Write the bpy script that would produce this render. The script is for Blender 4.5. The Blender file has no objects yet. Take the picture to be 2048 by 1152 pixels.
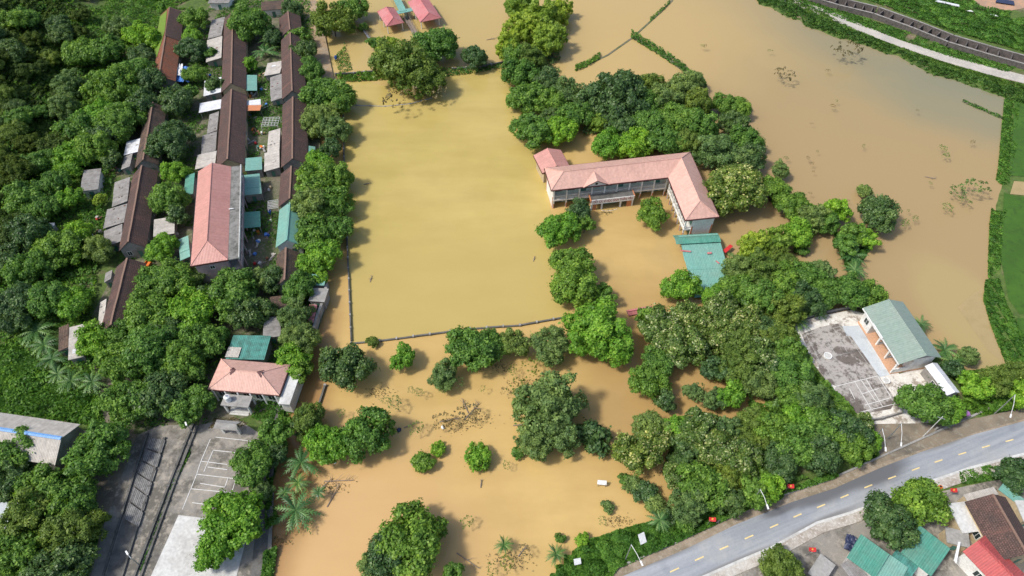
import bpy, math, random
import numpy as np
from mathutils import Vector, Matrix
from mathutils.geometry import tessellate_polygon
C = bpy.context.scene
# ---------------------------------------------------------------- camera, world, sun, exposure
CAMH = 100.0; PITCH = math.radians(50.5); FPX = 1365.0
cam = bpy.data.cameras.new('camera'); co = bpy.data.objects.new('camera', cam); C.collection.objects.link(co)
co.location = (0, 0, CAMH); co.rotation_euler = (math.pi/2 - PITCH, 0, 0)
cam.sensor_width = 36; cam.lens = 36*FPX/2048; cam.clip_start = 1; cam.clip_end = 9000
C.camera = co
SUN_EL = math.radians(54); SH = Vector((1, 0.30, 0)).normalized()      # shadows fall to the right and a little away
w = bpy.data.worlds.new('World'); C.world = w; w.use_nodes = True
wn = w.node_tree; sky = wn.nodes.new('ShaderNodeTexSky'); sky.sky_type = 'NISHITA'; sky.sun_disc = False
sky.sun_elevation = SUN_EL; sky.sun_rotation = math.atan2(-SH.x, -SH.y); sky.air_density = 1.0; sky.dust_density = 2.5
bg = wn.nodes['Background']; bg.inputs[1].default_value = 0.15; wn.links.new(sky.outputs[0], bg.inputs[0])
sl = bpy.data.lights.new('sun', 'SUN'); sl.energy = 2.9; sl.angle = math.radians(7); sl.color = (1.0, 0.955, 0.87)
so = bpy.data.objects.new('sun', sl); C.collection.objects.link(so)
tosun = Vector((-SH.x*math.cos(SUN_EL), -SH.y*math.cos(SUN_EL), math.sin(SUN_EL)))
so.rotation_euler = tosun.to_track_quat('Z', 'Y').to_euler(); so.location = (-60, 0, 160)
C.view_settings.view_transform = 'Standard'; C.view_settings.look = 'None'; C.view_settings.gamma = 1
C.view_settings.exposure = 0.24
random.seed(7); RNG = np.random.default_rng(11)

# ---------------------------------------------------------------- helpers
_f = Vector((0, math.cos(PITCH), -math.sin(PITCH))); _u = Vector((0, math.sin(PITCH), math.cos(PITCH)))
def G(px, py, z=0.0):
    "point of the place at height z that the photo shows at (px, py)"
    d = _f*FPX + Vector((px-1024, 0, 0)) - _u*(py-576)
    t = (z-CAMH)/d.z
    return Vector((d.x*t, d.y*t, z))
def depth_of(p): return (p-Vector((0, 0, CAMH))).dot(_f)
def ppm(p): return FPX/depth_of(p)

def tag(o, label=None, cat=None, group=None, kind=None):
    if label: o['label'] = label
    if cat: o['category'] = cat
    if group: o['group'] = group
    if kind: o['kind'] = kind
    return o
def empty(name, loc, label, cat, group=None, rz=0):
    o = bpy.data.objects.new(name, None); C.collection.objects.link(o); o.location = loc; o.rotation_euler = (0, 0, rz)
    o.empty_display_size = .3
    return tag(o, label, cat, group)
def link(o, parent=None):
    C.collection.objects.link(o)
    if parent is not None: o.parent = parent
    return o

class MB:
    "collects faces; build() links them as one mesh object (coordinates are world, moved to the parent's frame)"
    def __init__(s): s.v = []; s.f = []
    def face(s, *pts):
        i = len(s.v); s.v += [Vector(p) for p in pts]; s.f.append(list(range(i, i+len(pts)))); return s
    def box(s, o, a, b, c):
        o, a, b, c = Vector(o), Vector(a), Vector(b), Vector(c)
        if a.cross(b).dot(c) < 0: a, b = b, a
        P = [o, o+a, o+a+b, o+b, o+c, o+a+c, o+a+b+c, o+b+c]; i = len(s.v); s.v += P
        for q in ((3,2,1,0),(4,5,6,7),(0,1,5,4),(1,2,6,5),(2,3,7,6),(3,0,4,7)): s.f.append([i+k for k in q])
        return s
    def cbox(s, c, sx, sy, sz, u=Vector((1,0,0))):
        u = Vector(u).normalized(); v = Vector((-u.y, u.x, 0)); c = Vector(c)
        return s.box(c-u*sx/2-v*sy/2, u*sx, v*sy, Vector((0,0,sz)))
    def bar(s, p, q, t, t2=None, n=6):
        p, q = Vector(p), Vector(q); d = (q-p).normalized(); t2 = t if t2 is None else t2
        a = d.orthogonal().normalized(); b = d.cross(a); i = len(s.v)
        for k in range(n):
            w_ = a*math.cos(2*math.pi*k/n)+b*math.sin(2*math.pi*k/n); s.v += [p+w_*t, q+w_*t2]
        for k in range(n):
            k2 = (k+1) % n; s.f.append([i+2*k, i+2*k2, i+2*k2+1, i+2*k+1])
        s.f.append([i+2*k for k in range(n)][::-1]); s.f.append([i+2*k+1 for k in range(n)])
        return s
    def slab(s, pts, th):
        "a roof plate: polygon pts (any slope), thickness th downwards"
        pts = [Vector(p) for p in pts]; n = len(pts)
        nr = Vector((0,0,0))
        for k in range(n): nr += pts[k].cross(pts[(k+1) % n])
        if nr.z < 0: pts = pts[::-1]
        lo = [p-Vector((0,0,th)) for p in pts]; i = len(s.v); s.v += pts+lo
        s.f.append(list(range(i, i+n))); s.f.append(list(range(i+n, i+2*n))[::-1])
        for k in range(n): k2 = (k+1) % n; s.f.append([i+k2, i+k, i+n+k, i+n+k2])
        return s
    def cyl(s, c, r, h, n=16, r2=None):
        return s.bar(c, Vector(c)+Vector((0,0,h)), r, r if r2 is None else r2, n)
    def build(s, name, mat, parent=None, smooth=False):
        me = bpy.data.meshes.new(name)
        off = world_loc(parent) if parent is not None else Vector((0,0,0))
        me.from_pydata([v-off for v in s.v], [], s.f); me.materials.append(mat)
        auto_uv(me, off)
        if smooth:
            for p in me.polygons: p.use_smooth = True
        me.update()
        return link(bpy.data.objects.new(name, me), parent)
def world_loc(o):
    l = Vector((0,0,0))
    while o is not None: l += o.location; o = o.parent
    return l
def auto_uv(me, off=Vector((0,0,0))):
    uv = me.uv_layers.new(name='UVMap')
    for p in me.polygons:
        n = p.normal; t = Vector((-n.y, n.x, 0))
        if t.length < 1e-3: t = Vector((1,0,0))
        t.normalize(); b = n.cross(t)
        for li in p.loop_indices:
            c_ = me.vertices[me.loops[li].vertex_index].co+off; uv.data[li].uv = (c_.dot(t), c_.dot(b))

# ---------------------------------------------------------------- materials
MATS = {}
def newmat(name):
    m = bpy.data.materials.new(name); m.use_nodes = True; nt = m.node_tree; b = nt.nodes['Principled BSDF']; MATS[name] = m
    return m, nt, b
def N(nt, t, **kw):
    n = nt.nodes.new(t)
    for k, v in kw.items():
        if k in n.inputs: n.inputs[k].default_value = v
        else: setattr(n, k, v)
    return n
def ramp(nt, src, stops):
    r = nt.nodes.new('ShaderNodeValToRGB'); e = r.color_ramp.elements
    e[0].position, e[0].color = stops[0][0], (*stops[0][1], 1); e[1].position, e[1].color = stops[-1][0], (*stops[-1][1], 1)
    for p, c in stops[1:-1]: x = e.new(p); x.color = (*c, 1)
    nt.links.new(src, r.inputs[0]); return r.outputs[0]
def mixc(nt, fac, a, b, mode='MIX'):
    n = nt.nodes.new('ShaderNodeMix'); n.data_type = 'RGBA'; n.blend_type = mode
    if isinstance(fac, float): n.inputs[0].default_value = fac
    else: nt.links.new(fac, n.inputs[0])
    for k, x in ((6, a), (7, b)):
        if isinstance(x, tuple): n.inputs[k].default_value = (*x, 1)
        else: nt.links.new(x, n.inputs[k])
    return n.outputs[2]
def coords(nt, which='Object', scale=(1,1,1), rot=(0,0,0)):
    tc = nt.nodes.new('ShaderNodeTexCoord'); mp = nt.nodes.new('ShaderNodeMapping')
    mp.inputs['Scale'].default_value = scale; mp.inputs['Rotation'].default_value = rot
    nt.links.new(tc.outputs[which], mp.inputs[0]); return mp.outputs[0]
def wpos(nt, scale=(1,1,1)):
    g = nt.nodes.new('ShaderNodeNewGeometry'); mp = nt.nodes.new('ShaderNodeMapping'); mp.inputs['Scale'].default_value = scale
    nt.links.new(g.outputs['Position'], mp.inputs[0]); return mp.outputs[0]
def noise(nt, co_, scale, detail=4, rough=.55):
    n = N(nt, 'ShaderNodeTexNoise', Scale=scale, Detail=detail, Roughness=rough); nt.links.new(co_, n.inputs['Vector']); return n.outputs[0]
def bump(nt, b, h, strength=.4, dist=.05):
    n = N(nt, 'ShaderNodeBump', Strength=strength, Distance=dist); nt.links.new(h, n.inputs['Height']); nt.links.new(n.outputs[0], b.inputs['Normal'])

def plaster(name, col, dirt=(.18,.16,.13), amount=.5, rough=.85, scale=.5):
    m, nt, b = newmat(name); c = wpos(nt)
    n1 = noise(nt, c, scale, 6, .65); n2 = noise(nt, c, scale*7, 4)
    f = ramp(nt, n1, [(.42, (0,0,0)), (.72, (amount,)*3)])
    g = ramp(nt, n2, [(.3, (.82,)*3), (.7, (1.08,)*3)])
    x = mixc(nt, f, col, dirt); x = mixc(nt, 1.0, x, g, 'MULTIPLY')
    nt.links.new(x, b.inputs['Base Color']); b.inputs['Roughness'].default_value = rough; return m
def flat(name, col, rough=.6, metal=0):
    m, nt, b = newmat(name); n = noise(nt, wpos(nt), 3, 4); g = ramp(nt, n, [(.3, (.8,)*3), (.7, (1.1,)*3)])
    nt.links.new(mixc(nt, 1.0, col, g, 'MULTIPLY'), b.inputs['Base Color']); b.inputs['Roughness'].default_value = rough; b.inputs['Metallic'].default_value = metal; return m
def metal_roof(name, col, col2, stain, amount=.4, pitch=.5, sscale=.35, rough=.5, streak=.35):
    "corrugated sheet: ribs run down the slope (u of the automatic UV)"
    m, nt, b = newmat(name); uv = coords(nt, 'UV'); p = wpos(nt)
    wv = N(nt, 'ShaderNodeTexWave', Scale=.5/pitch, Distortion=0.0); wv.bands_direction = 'X'; nt.links.new(uv, wv.inputs['Vector'])
    st = coords(nt, 'UV', (2.2, .14, 1)); ns = noise(nt, st, 1.0, 5, .6)
    n1 = noise(nt, p, sscale, 7, .68); n2 = noise(nt, p, 2.2, 5, .6)
    base = mixc(nt, ramp(nt, ns, [(.35, (0,0,0)), (.65, (1,1,1))]), col, col2)
    x = mixc(nt, ramp(nt, n1, [(.5-.1, (0,0,0)), (.72, (amount,)*3)]), base, stain)
    x = mixc(nt, 1.0, x, ramp(nt, n2, [(.3, (.86,)*3), (.7, (1.08,)*3)]), 'MULTIPLY')
    x = mixc(nt, 1.0, x, ramp(nt, wv.outputs[1], [(0, (1-streak*.45,)*3), (.45, (1.03,)*3), (1, (1.03,)*3)]), 'MULTIPLY')
    nt.links.new(x, b.inputs['Base Color']); b.inputs['Roughness'].default_value = rough
    bump(nt, b, wv.outputs[1], .5, .05); return m
def tile_roof(name, col, col2, moss, amount=.5):
    m, nt, b = newmat(name); uv = coords(nt, 'UV'); p = wpos(nt)
    bt = N(nt, 'ShaderNodeTexBrick', Scale=1.0); bt.inputs['Brick Width'].default_value = .28; bt.inputs['Row Height'].default_value = .3
    bt.inputs['Mortar Size'].default_value = .03; bt.inputs['Color1'].default_value = (*col, 1); bt.inputs['Color2'].default_value = (*col2, 1)
    bt.inputs['Mortar'].default_value = (col[0]*.35, col[1]*.35, col[2]*.35, 1); nt.links.new(uv, bt.inputs['Vector'])
    n1 = noise(nt, p, .45, 8, .7); n2 = noise(nt, p, 5.5, 4, .7)
    x = mixc(nt, ramp(nt, n1, [(.42, (0,0,0)), (.66, (amount,)*3)]), bt.outputs[0], moss)
    x = mixc(nt, 1.0, x, ramp(nt, n2, [(.28, (.42,)*3), (.5, (.95,)*3), (.72, (1.6,)*3)]), 'MULTIPLY'); n4 = noise(nt, coords(nt, 'UV', (.5, .1, 1)), 1.0, 6, .7); x = mixc(nt, ramp(nt, n4, [(.55, (0,0,0)), (.72, (.5,)*3)]), x, (col2[0]*1.5, col2[1]*1.25, col2[2]*1.1))
    nt.links.new(x, b.inputs['Base Color']); b.inputs['Roughness'].default_value = .9
    bump(nt, b, bt.outputs[1], .6, -.04); return m
def leafmat(name, c_dark, c_mid, c_light, spec=.35, tip=None):
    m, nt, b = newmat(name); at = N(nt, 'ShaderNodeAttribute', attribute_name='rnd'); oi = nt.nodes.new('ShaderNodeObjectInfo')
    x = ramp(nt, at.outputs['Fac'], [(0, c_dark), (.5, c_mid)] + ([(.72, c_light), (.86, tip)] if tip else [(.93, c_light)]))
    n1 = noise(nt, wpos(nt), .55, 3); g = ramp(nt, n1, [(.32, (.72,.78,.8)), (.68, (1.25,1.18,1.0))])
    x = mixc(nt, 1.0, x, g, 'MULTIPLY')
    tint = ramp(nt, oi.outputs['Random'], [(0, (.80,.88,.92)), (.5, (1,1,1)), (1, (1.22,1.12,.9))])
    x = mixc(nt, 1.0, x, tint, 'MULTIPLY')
    nt.links.new(x, b.inputs['Base Color']); b.inputs['Roughness'].default_value = .48; b.inputs['Specular IOR Level'].default_value = spec
    tr = nt.nodes.new('ShaderNodeBsdfTranslucent'); y = mixc(nt, 1.0, x, (1.25,1.2,.5), 'MULTIPLY'); nt.links.new(y, tr.inputs[0])
    ms = nt.nodes.new('ShaderNodeMixShader'); ms.inputs[0].default_value = .40
    nt.links.new(b.outputs[0], ms.inputs[1]); nt.links.new(tr.outputs[0], ms.inputs[2])
    nt.links.new(ms.outputs[0], nt.nodes['Material Output'].inputs['Surface']); return m

leafmat('leaf_broad', (.07,.155,.026), (.145,.295,.052), (.28,.46,.095))
leafmat('leaf_dark', (.045,.098,.032), (.092,.185,.056), (.20,.31,.11), .5)
leafmat('leaf_light', (.09,.22,.022), (.185,.40,.042), (.35,.56,.08))
leafmat('leaf_gray', (.10,.17,.058), (.185,.295,.095), (.30,.42,.15), .3)
leafmat('leaf_olive', (.085,.145,.026), (.16,.255,.048), (.28,.37,.09), .3)
leafmat('leaf_flower', (.072,.13,.026), (.145,.245,.048), (.29,.39,.10), .45, (.68,.70,.40))
leafmat('leaf_bamboo', (.13,.23,.024), (.26,.40,.05), (.44,.58,.11))
leafmat('leaf_palm', (.05,.14,.04), (.10,.24,.065), (.24,.40,.14), .5)
leafmat('leaf_weed', (.05,.13,.02), (.10,.24,.038), (.20,.38,.065), .25)
leafmat('leaf_bank', (.05,.11,.022), (.09,.19,.036), (.18,.31,.06), .2)
leafmat('leaf_hill', (.045,.085,.022), (.085,.14,.034), (.15,.22,.05), .15)
leafmat('leaf_dry', (.15,.12,.07), (.25,.21,.12), (.36,.32,.20), .2)
plaster('bark', (.17,.14,.11), (.07,.06,.05), .8, .95, 2.0)
tile_roof('tile_brown', (.115,.066,.056), (.165,.092,.075), (.06,.045,.04), .75)
tile_roof('tile_brick', (.36,.11,.05), (.26,.10,.055), (.13,.09,.06), .7)
tile_roof('tile_mossy', (.21,.075,.045), (.15,.07,.05), (.16,.22,.04), .85)
tile_roof('tile_old', (.13,.085,.06), (.19,.12,.085), (.05,.04,.035), .9)
metal_roof('roof_pink', (.70,.42,.34), (.62,.36,.29), (.48,.28,.22), .5, .42)
metal_roof('roof_pink_deep', (.62,.31,.26), (.54,.25,.21), (.40,.21,.17), .45, .42)
metal_roof('roof_red', (.52,.10,.09), (.42,.08,.08), (.30,.10,.09), .4, .5)
metal_roof('roof_redpale', (.55,.17,.17), (.48,.15,.15), (.62,.35,.33), .5, .5)
metal_roof('roof_teal', (.16,.37,.31), (.20,.43,.36), (.22,.30,.24), .5, .5)
metal_roof('roof_green', (.06,.26,.19), (.11,.33,.25), (.16,.22,.17), .55, .5)
metal_roof('roof_greenstain', (.06,.27,.22), (.10,.33,.28), (.03,.05,.035), .9, .5, 1.1)
metal_roof('roof_hall', (.22,.30,.25), (.26,.335,.285), (.30,.33,.29), .5, .6, .3, .45, .2)
metal_roof('roof_grey', (.36,.34,.32), (.27,.26,.25), (.13,.115,.10), .75, .35, .9, .85, .6)
metal_roof('roof_pale', (.60,.56,.50), (.48,.44,.40), (.24,.22,.19), .6, .4, .9, .8, .5)
metal_roof('roof_white', (.78,.80,.84), (.68,.70,.74), (.42,.38,.33), .5, .5, .5, .6, .3)
metal_roof('roof_blue', (.12,.30,.62), (.15,.36,.70), (.4,.5,.7), .4, .5)
plaster('concrete', (.36,.35,.33), (.17,.16,.14), .8, .9, .35)
plaster('concrete_pale', (.62,.62,.60), (.36,.34,.31), .7, .9, .35)
plaster('concrete_dark', (.15,.145,.135), (.05,.05,.045), .8, .9, .6)
plaster('slab_mossy', (.24,.235,.22), (.045,.05,.04), .95, .9, 1.0)
plaster('wall_white', (.80,.79,.75), (.50,.45,.38), .6, .85, .5)
plaster('wall_yellow', (.60,.48,.30), (.30,.24,.17), .7, .9, .5)
plaster('wall_pink', (.55,.40,.42), (.30,.24,.25), .8, .9, .5)
plaster('wall_grey', (.33,.31,.29), (.13,.12,.10), .8, .9, .6)
plaster('wall_green', (.58,.66,.56), (.25,.28,.22), .6, .85, .6)
plaster('orange_paint', (.60,.22,.09), (.40,.22,.14), .7, .8, 1.0)
plaster('terracotta_floor', (.62,.36,.22), (.46,.30,.22), .6, .8, .6)
plaster('brick_old', (.30,.13,.085), (.15,.09,.07), .8, .9, 1.0)
flat('glass_dark', (.03,.045,.045), .2); flat('shutter', (.07,.20,.15), .6); flat('white_paint', (.8,.8,.78), .5)
flat('trim_maroon', (.10,.03,.03), .5); flat('dark', (.02,.02,.02), .6); flat('red', (.6,.03,.03), .6); flat('orange', (.75,.20,.03), .5)
flat('blue', (.03,.10,.45), .5); flat('yellow', (.8,.55,.05), .5); flat('steel', (.42,.44,.45), .35, .6); flat('tarp_blue', (.10,.26,.68), .45)
flat('tarp_navy', (.03,.04,.09), .5); flat('wood_grey', (.25,.20,.16), .9); flat('line_white', (.72,.72,.70), .7); flat('line_yellow', (.80,.62,.28), .7)
flat('line_dull', (.40,.39,.36), .8); flat('rust', (.30,.13,.07), .8); flat('purple', (.35,.15,.42), .7); flat('skin_light', (.6,.42,.32), .6)

def water_mat(name, a, b_, c_, deep):
    m, nt, b = newmat(name); p = wpos(nt)
    n1 = noise(nt, p, .018, 4, .55); n2 = noise(nt, wpos(nt, (1, .6, 1)), .07, 5, .6)
    x = ramp(nt, n1, [(.36, a), (.5, b_), (.64, c_)])
    x = mixc(nt, ramp(nt, n2, [(.42, (0,0,0)), (.72, (.6,)*3)]), x, deep); n3 = noise(nt, wpos(nt, (.35, 1, 1)), .22, 7, .62); x = mixc(nt, 1.0, x, ramp(nt, n3, [(.35, (.80,.80,.78)), (.65, (.89,.90,.90))]), 'MULTIPLY')
    nt.links.new(x, b.inputs['Base Color']); b.inputs['Roughness'].default_value = .14; b.inputs['Specular IOR Level'].default_value = .4; b.inputs['IOR'].default_value = 1.33
    b.inputs['Subsurface Weight'].default_value = 0
    r = noise(nt, wpos(nt, (1, 1, 1)), 1.4, 3, .5); bump(nt, b, r, .06, .05)
    return m, nt, b, x
def region(nt, cx, cy, rx, ry, soft=.35, rot=0, wob=.25):
    "a soft mask round a place of the ground, its edge broken by noise"
    g = nt.nodes.new('ShaderNodeNewGeometry'); mp = nt.nodes.new('ShaderNodeMapping'); mp.vector_type = 'TEXTURE'
    mp.inputs['Location'].default_value = (cx, cy, 0); mp.inputs['Rotation'].default_value = (0,0,rot); mp.inputs['Scale'].default_value = (rx, ry, 1e6)
    nt.links.new(g.outputs['Position'], mp.inputs[0])
    ln = nt.nodes.new('ShaderNodeVectorMath'); ln.operation = 'LENGTH'; nt.links.new(mp.outputs[0], ln.inputs[0])
    nz = noise(nt, wpos(nt), .09, 5, .6)
    m1 = nt.nodes.new('ShaderNodeMath'); m1.operation = 'MULTIPLY_ADD'; nt.links.new(nz, m1.inputs[0]); m1.inputs[1].default_value = wob*2; nt.links.new(ln.outputs['Value'], m1.inputs[2])
    mr = nt.nodes.new('ShaderNodeMapRange'); nt.links.new(m1.outputs[0], mr.inputs[0])
    mr.inputs[1].default_value = 1+wob-soft; mr.inputs[2].default_value = 1+wob+soft; mr.inputs[3].default_value = 1; mr.inputs[4].default_value = 0
    mr.interpolation_type = 'SMOOTHSTEP'; return mr.outputs[0]
# silt colour of the flood differs from field to field
m, nt, b, x = water_mat('water_flood', (.58,.395,.145), (.63,.43,.165), (.67,.46,.18), (.53,.36,.14))
def spot(x, px, py, rx, ry, col, amt=1.0, **k):
    p = G(px, py); f = region(nt, p.x, p.y, rx, ry, **k)
    if amt < 1:
        mm = nt.nodes.new('ShaderNodeMath'); mm.operation = 'MULTIPLY'; nt.links.new(f, mm.inputs[0]); mm.inputs[1].default_value = amt; f = mm.outputs[0]
    return mixc(nt, f, x, tuple(c_*.89 for c_ in col))
x = spot(x, 1740, 260, 52, 78, (.40,.285,.14), soft=.4)
x = spot(x, 1750, 60, 75, 42, (.36,.29,.145), .6, soft=.5, rot=-.5)
x = spot(x, 1820, 110, 42, 14, (.22,.22,.15), .5, soft=.5, rot=-.55)
x = spot(x, 1960, 210, 26, 14, (.22,.23,.16), .55, soft=.5, rot=-.4)
x = spot(x, 950, 50, 50, 34, (.45,.35,.14), .8, soft=.5)
x = spot(x, 1240, 60, 40, 30, (.52,.37,.16), .7, soft=.5)
x = spot(x, 1960, 650, 8, 17, (.42,.33,.15), .8, soft=.2, rot=.25)
x = spot(x, 600, 1120, 26, 20, (.62,.39,.19), .7, soft=.5)
x = spot(x, 580, 880, 5, 32, (.30,.155,.06), .8, soft=.5)
x = spot(x, 1420, 760, 24, 22, (.36,.22,.09), .6, soft=.5)
nt.links.new(x, b.inputs['Base Color'])
m, nt, b, x = water_mat('water_pond', (.50,.385,.12), (.55,.42,.145), (.58,.44,.155), (.48,.37,.105))
x = spot(x, 960, 600, 40, 18, (.49,.375,.13), .7, soft=.5); nt.links.new(x, b.inputs['Base Color'])

def ground_mat():
    m, nt, b = newmat('ground_earth'); p = wpos(nt)
    n1 = noise(nt, p, .09, 7, .65); n2 = noise(nt, p, .9, 6, .7); n3 = noise(nt, p, 4.0, 4, .7)
    g = ramp(nt, n2, [(.3, (.045,.075,.015)), (.55, (.085,.14,.025)), (.75, (.14,.18,.04))])
    s = ramp(nt, n2, [(.3, (.13,.10,.06)), (.7, (.26,.20,.13))])
    x = mixc(nt, ramp(nt, n1, [(.54, (0,0,0)), (.66, (1,1,1))]), g, s)
    x = mixc(nt, 1.0, x, ramp(nt, n3, [(.3, (.75,)*3), (.7, (1.2,)*3)]), 'MULTIPLY')
    nt.links.new(x, b.inputs['Base Color']); b.inputs['Roughness'].default_value = .95; bump(nt, b, n3, .5, .1)
ground_mat()
def patchy(name, a, b1, c1, s1=.25, s2=2.0, lo=.42, hi=.58, rough=.9, joints=0):
    m, nt, b = newmat(name); p = wpos(nt)
    n1 = noise(nt, p, s1, 9, .68); n2 = noise(nt, p, s2, 6, .7); n3 = noise(nt, p, 7.0, 3, .7)
    x = mixc(nt, ramp(nt, n1, [(lo, (0,0,0)), (hi, (1,1,1))]), a, b1)
    x = mixc(nt, ramp(nt, n2, [(.5, (0,0,0)), (.64, (.8,)*3)]), x, c1)
    x = mixc(nt, 1.0, x, ramp(nt, n3, [(.3, (.85,)*3), (.7, (1.1,)*3)]), 'MULTIPLY')
    nt.links.new(x, b.inputs['Base Color']); b.inputs['Roughness'].default_value = rough
patchy('yard_concrete', (.27,.25,.22), (.13,.12,.10), (.38,.34,.28), .16, .9, .46, .56)
patchy('yard_dirt', (.25,.20,.14), (.15,.13,.10), (.30,.27,.21), .15, 1.2)
patchy('village_dirt', (.16,.14,.10), (.075,.11,.03), (.24,.20,.15), .22, 1.6)
patchy('court_pale', (.66,.63,.57), (.33,.28,.23), (.80,.78,.74), .5, 1.5, .52, .58)
patchy('court_blue', (.46,.50,.53), (.56,.60,.62), (.40,.43,.45), .12, .6)
patchy('court_dark', (.155,.13,.115), (.40,.37,.34), (.085,.075,.062), .26, 1.3, .46, .51)
def asphalt():
    m, nt, b = newmat('asphalt'); p = wpos(nt); d_ = G(1842,904)-G(1371,1098); ang = math.atan2(d_.y, d_.x)
    g = nt.nodes.new('ShaderNodeNewGeometry'); r1 = nt.nodes.new('ShaderNodeMapping'); r1.vector_type = 'TEXTURE'; r1.inputs['Rotation'].default_value = (0,0,ang); r1.inputs['Scale'].default_value = (28, 1.3, 1); nt.links.new(g.outputs['Position'], r1.inputs[0])
    n0 = noise(nt, r1.outputs[0], 1.0, 4, .6); n1 = noise(nt, p, .12, 7, .65); n2 = noise(nt, p, 3.0, 5, .7)
    x = mixc(nt, ramp(nt, n0, [(.38, (0,0,0)), (.62, (1,1,1))]), (.255,.275,.305), (.355,.37,.39))
    x = mixc(nt, ramp(nt, n1, [(.52, (0,0,0)), (.64, (.55,)*3)]), x, (.40,.40,.385))
    x = mixc(nt, 1.0, x, ramp(nt, n2, [(.3, (.90,)*3), (.7, (1.06,)*3)]), 'MULTIPLY')
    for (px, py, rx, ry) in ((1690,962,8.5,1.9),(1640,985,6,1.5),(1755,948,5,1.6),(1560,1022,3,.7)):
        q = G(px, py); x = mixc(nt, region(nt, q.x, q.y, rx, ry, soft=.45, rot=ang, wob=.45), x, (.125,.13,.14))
    for (px, py, rx, ry) in ((1470,1128,7,.5),(1640,1046,6,.5),(1320,1118,6,.5),(1900,884,5,.5)):
        q = G(px, py); x = mixc(nt, region(nt, q.x, q.y, rx, ry, soft=.6, rot=ang, wob=.5), x, (.20,.20,.20))
    nt.links.new(x, b.inputs['Base Color']); b.inputs['Roughness'].default_value = .8; bump(nt, b, n2, .3, .02)
asphalt()
patchy('verge_dirt', (.33,.26,.19), (.22,.18,.12), (.38,.33,.26), .25, 1.6)
patchy('paving', (.50,.47,.42), (.34,.29,.24), (.62,.60,.56), .3, 3.0)
patchy('muddy_path', (.40,.28,.16), (.27,.20,.13), (.33,.28,.21), .12, 1.0)
patchy('pale_path', (.50,.46,.40), (.40,.37,.33), (.58,.54,.48), .2, 2.0)
patchy('rice', (.036,.10,.006), (.05,.13,.008), (.028,.075,.006), .08, .7)
patchy('sandbar', (.40,.295,.135), (.36,.275,.135), (.34,.26,.11), .12, .5, .35, .7, .35)
patchy('bare_soil', (.50,.29,.18), (.38,.24,.16), (.30,.24,.18), .3, 1.5)

# ---------------------------------------------------------------- terrain
LANDZ = 0.4
LAND = [
 [(-900,-330),(560,-330),(600,-60),(625,0),(672,160),(688,185),(640,260),(655,340),(660,560),(640,640),(625,700),(612,760),(585,800),(572,850),(560,905),(548,960),(545,1010),(560,1040),(556,1100),(545,1170),(520,1400),(-900,1400)],
 [(1085,1170),(1120,1115),(1190,1070),(1255,1052),(1335,1036),(1375,1015),(1410,960),(1480,900),(1540,830),(1500,770),(1570,700),(1575,640),(1690,615),(1730,598),(1800,596),(1830,640),(1872,690),(1900,740),(1960,745),(2048,745),(2700,760),(2700,1500),(1050,1500)],
 [(1480,-60),(1520,15),(1590,45),(1650,70),(1730,95),(1790,118),(1850,148),(1930,172),(2005,195),(2012,235),(2002,330),(1990,390),(1975,480),(1968,560),(1985,640),(2010,700),(2030,748),(2700,760),(2700,-330),(1480,-330)],
]
HX0, HX1, HY0, HY1, HS = -230.0, 290.0, 10.0, 420.0, 1.25
nx = int((HX1-HX0)/HS)+1; ny = int((HY1-HY0)/HS)+1
gx = HX0+np.arange(nx)*HS; gy = HY0+np.arange(ny)*HS
XX, YY = np.meshgrid(gx, gy)
def inpoly(px_, py_, poly):
    ins = np.zeros(px_.shape, bool); n = len(poly); j = n-1
    for i in range(n):
        xi, yi = poly[i][0], poly[i][1]; xj, yj = poly[j][0], poly[j][1]
        with np.errstate(divide='ignore', invalid='ignore'):
            c = ((yi > py_) != (yj > py_)) & (px_ < (xj-xi)*(py_-yi)/((yj-yi) if yj != yi else 1e-9)+xi)
        ins ^= c; j = i
    return ins
def W2(pts, z=0): return [tuple(G(a, b, z)[:2]) for a, b in pts]
mask = np.zeros(XX.shape)
wob = 1.6*np.sin(XX*.9+2*np.sin(YY*.5))*np.cos(YY*.8+np.sin(XX*.4))
for L in LAND: mask = np.maximum(mask, inpoly(XX+wob, YY+wob*.7, W2(L)).astype(float))
for _ in range(3):
    k = mask.copy(); k[1:-1,1:-1] = (mask[1:-1,1:-1]*2+mask[:-2,1:-1]+mask[2:,1:-1]+mask[1:-1,:-2]+mask[1:-1,2:])/6; mask = k
HZ = -1.1+(LANDZ+1.1)*mask
# the forested hill on the left: height grows with the distance left of its foot
foot = [G(a, b) for a, b in ((250,-60),(200,120),(120,330),(60,520),(-60,760),(-200,1000))]
fy = np.array([p.y for p in foot][::-1]); fx = np.array([p.x for p in foot][::-1])
d = np.clip(np.interp(YY, fy, fx)-XX, 0, None)
HZ += np.where(d > 0, .55*d*(d/(d+10)), 0)+np.where(d > 3, 1.2*np.sin(XX*.16)*np.cos(YY*.11)*np.clip(d/20, 0, 1), 0)
HZ = np.minimum(HZ, 70)
def ground_z(x, y):
    fxx = min(max((x-HX0)/HS, 0), nx-1.001); fyy = min(max((y-HY0)/HS, 0), ny-1.001)
    i, j = int(fxx), int(fyy); a, b_ = fxx-i, fyy-j
    return float((HZ[j,i]*(1-a)+HZ[j,i+1]*a)*(1-b_)+(HZ[j+1,i]*(1-a)+HZ[j+1,i+1]*a)*b_)
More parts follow.
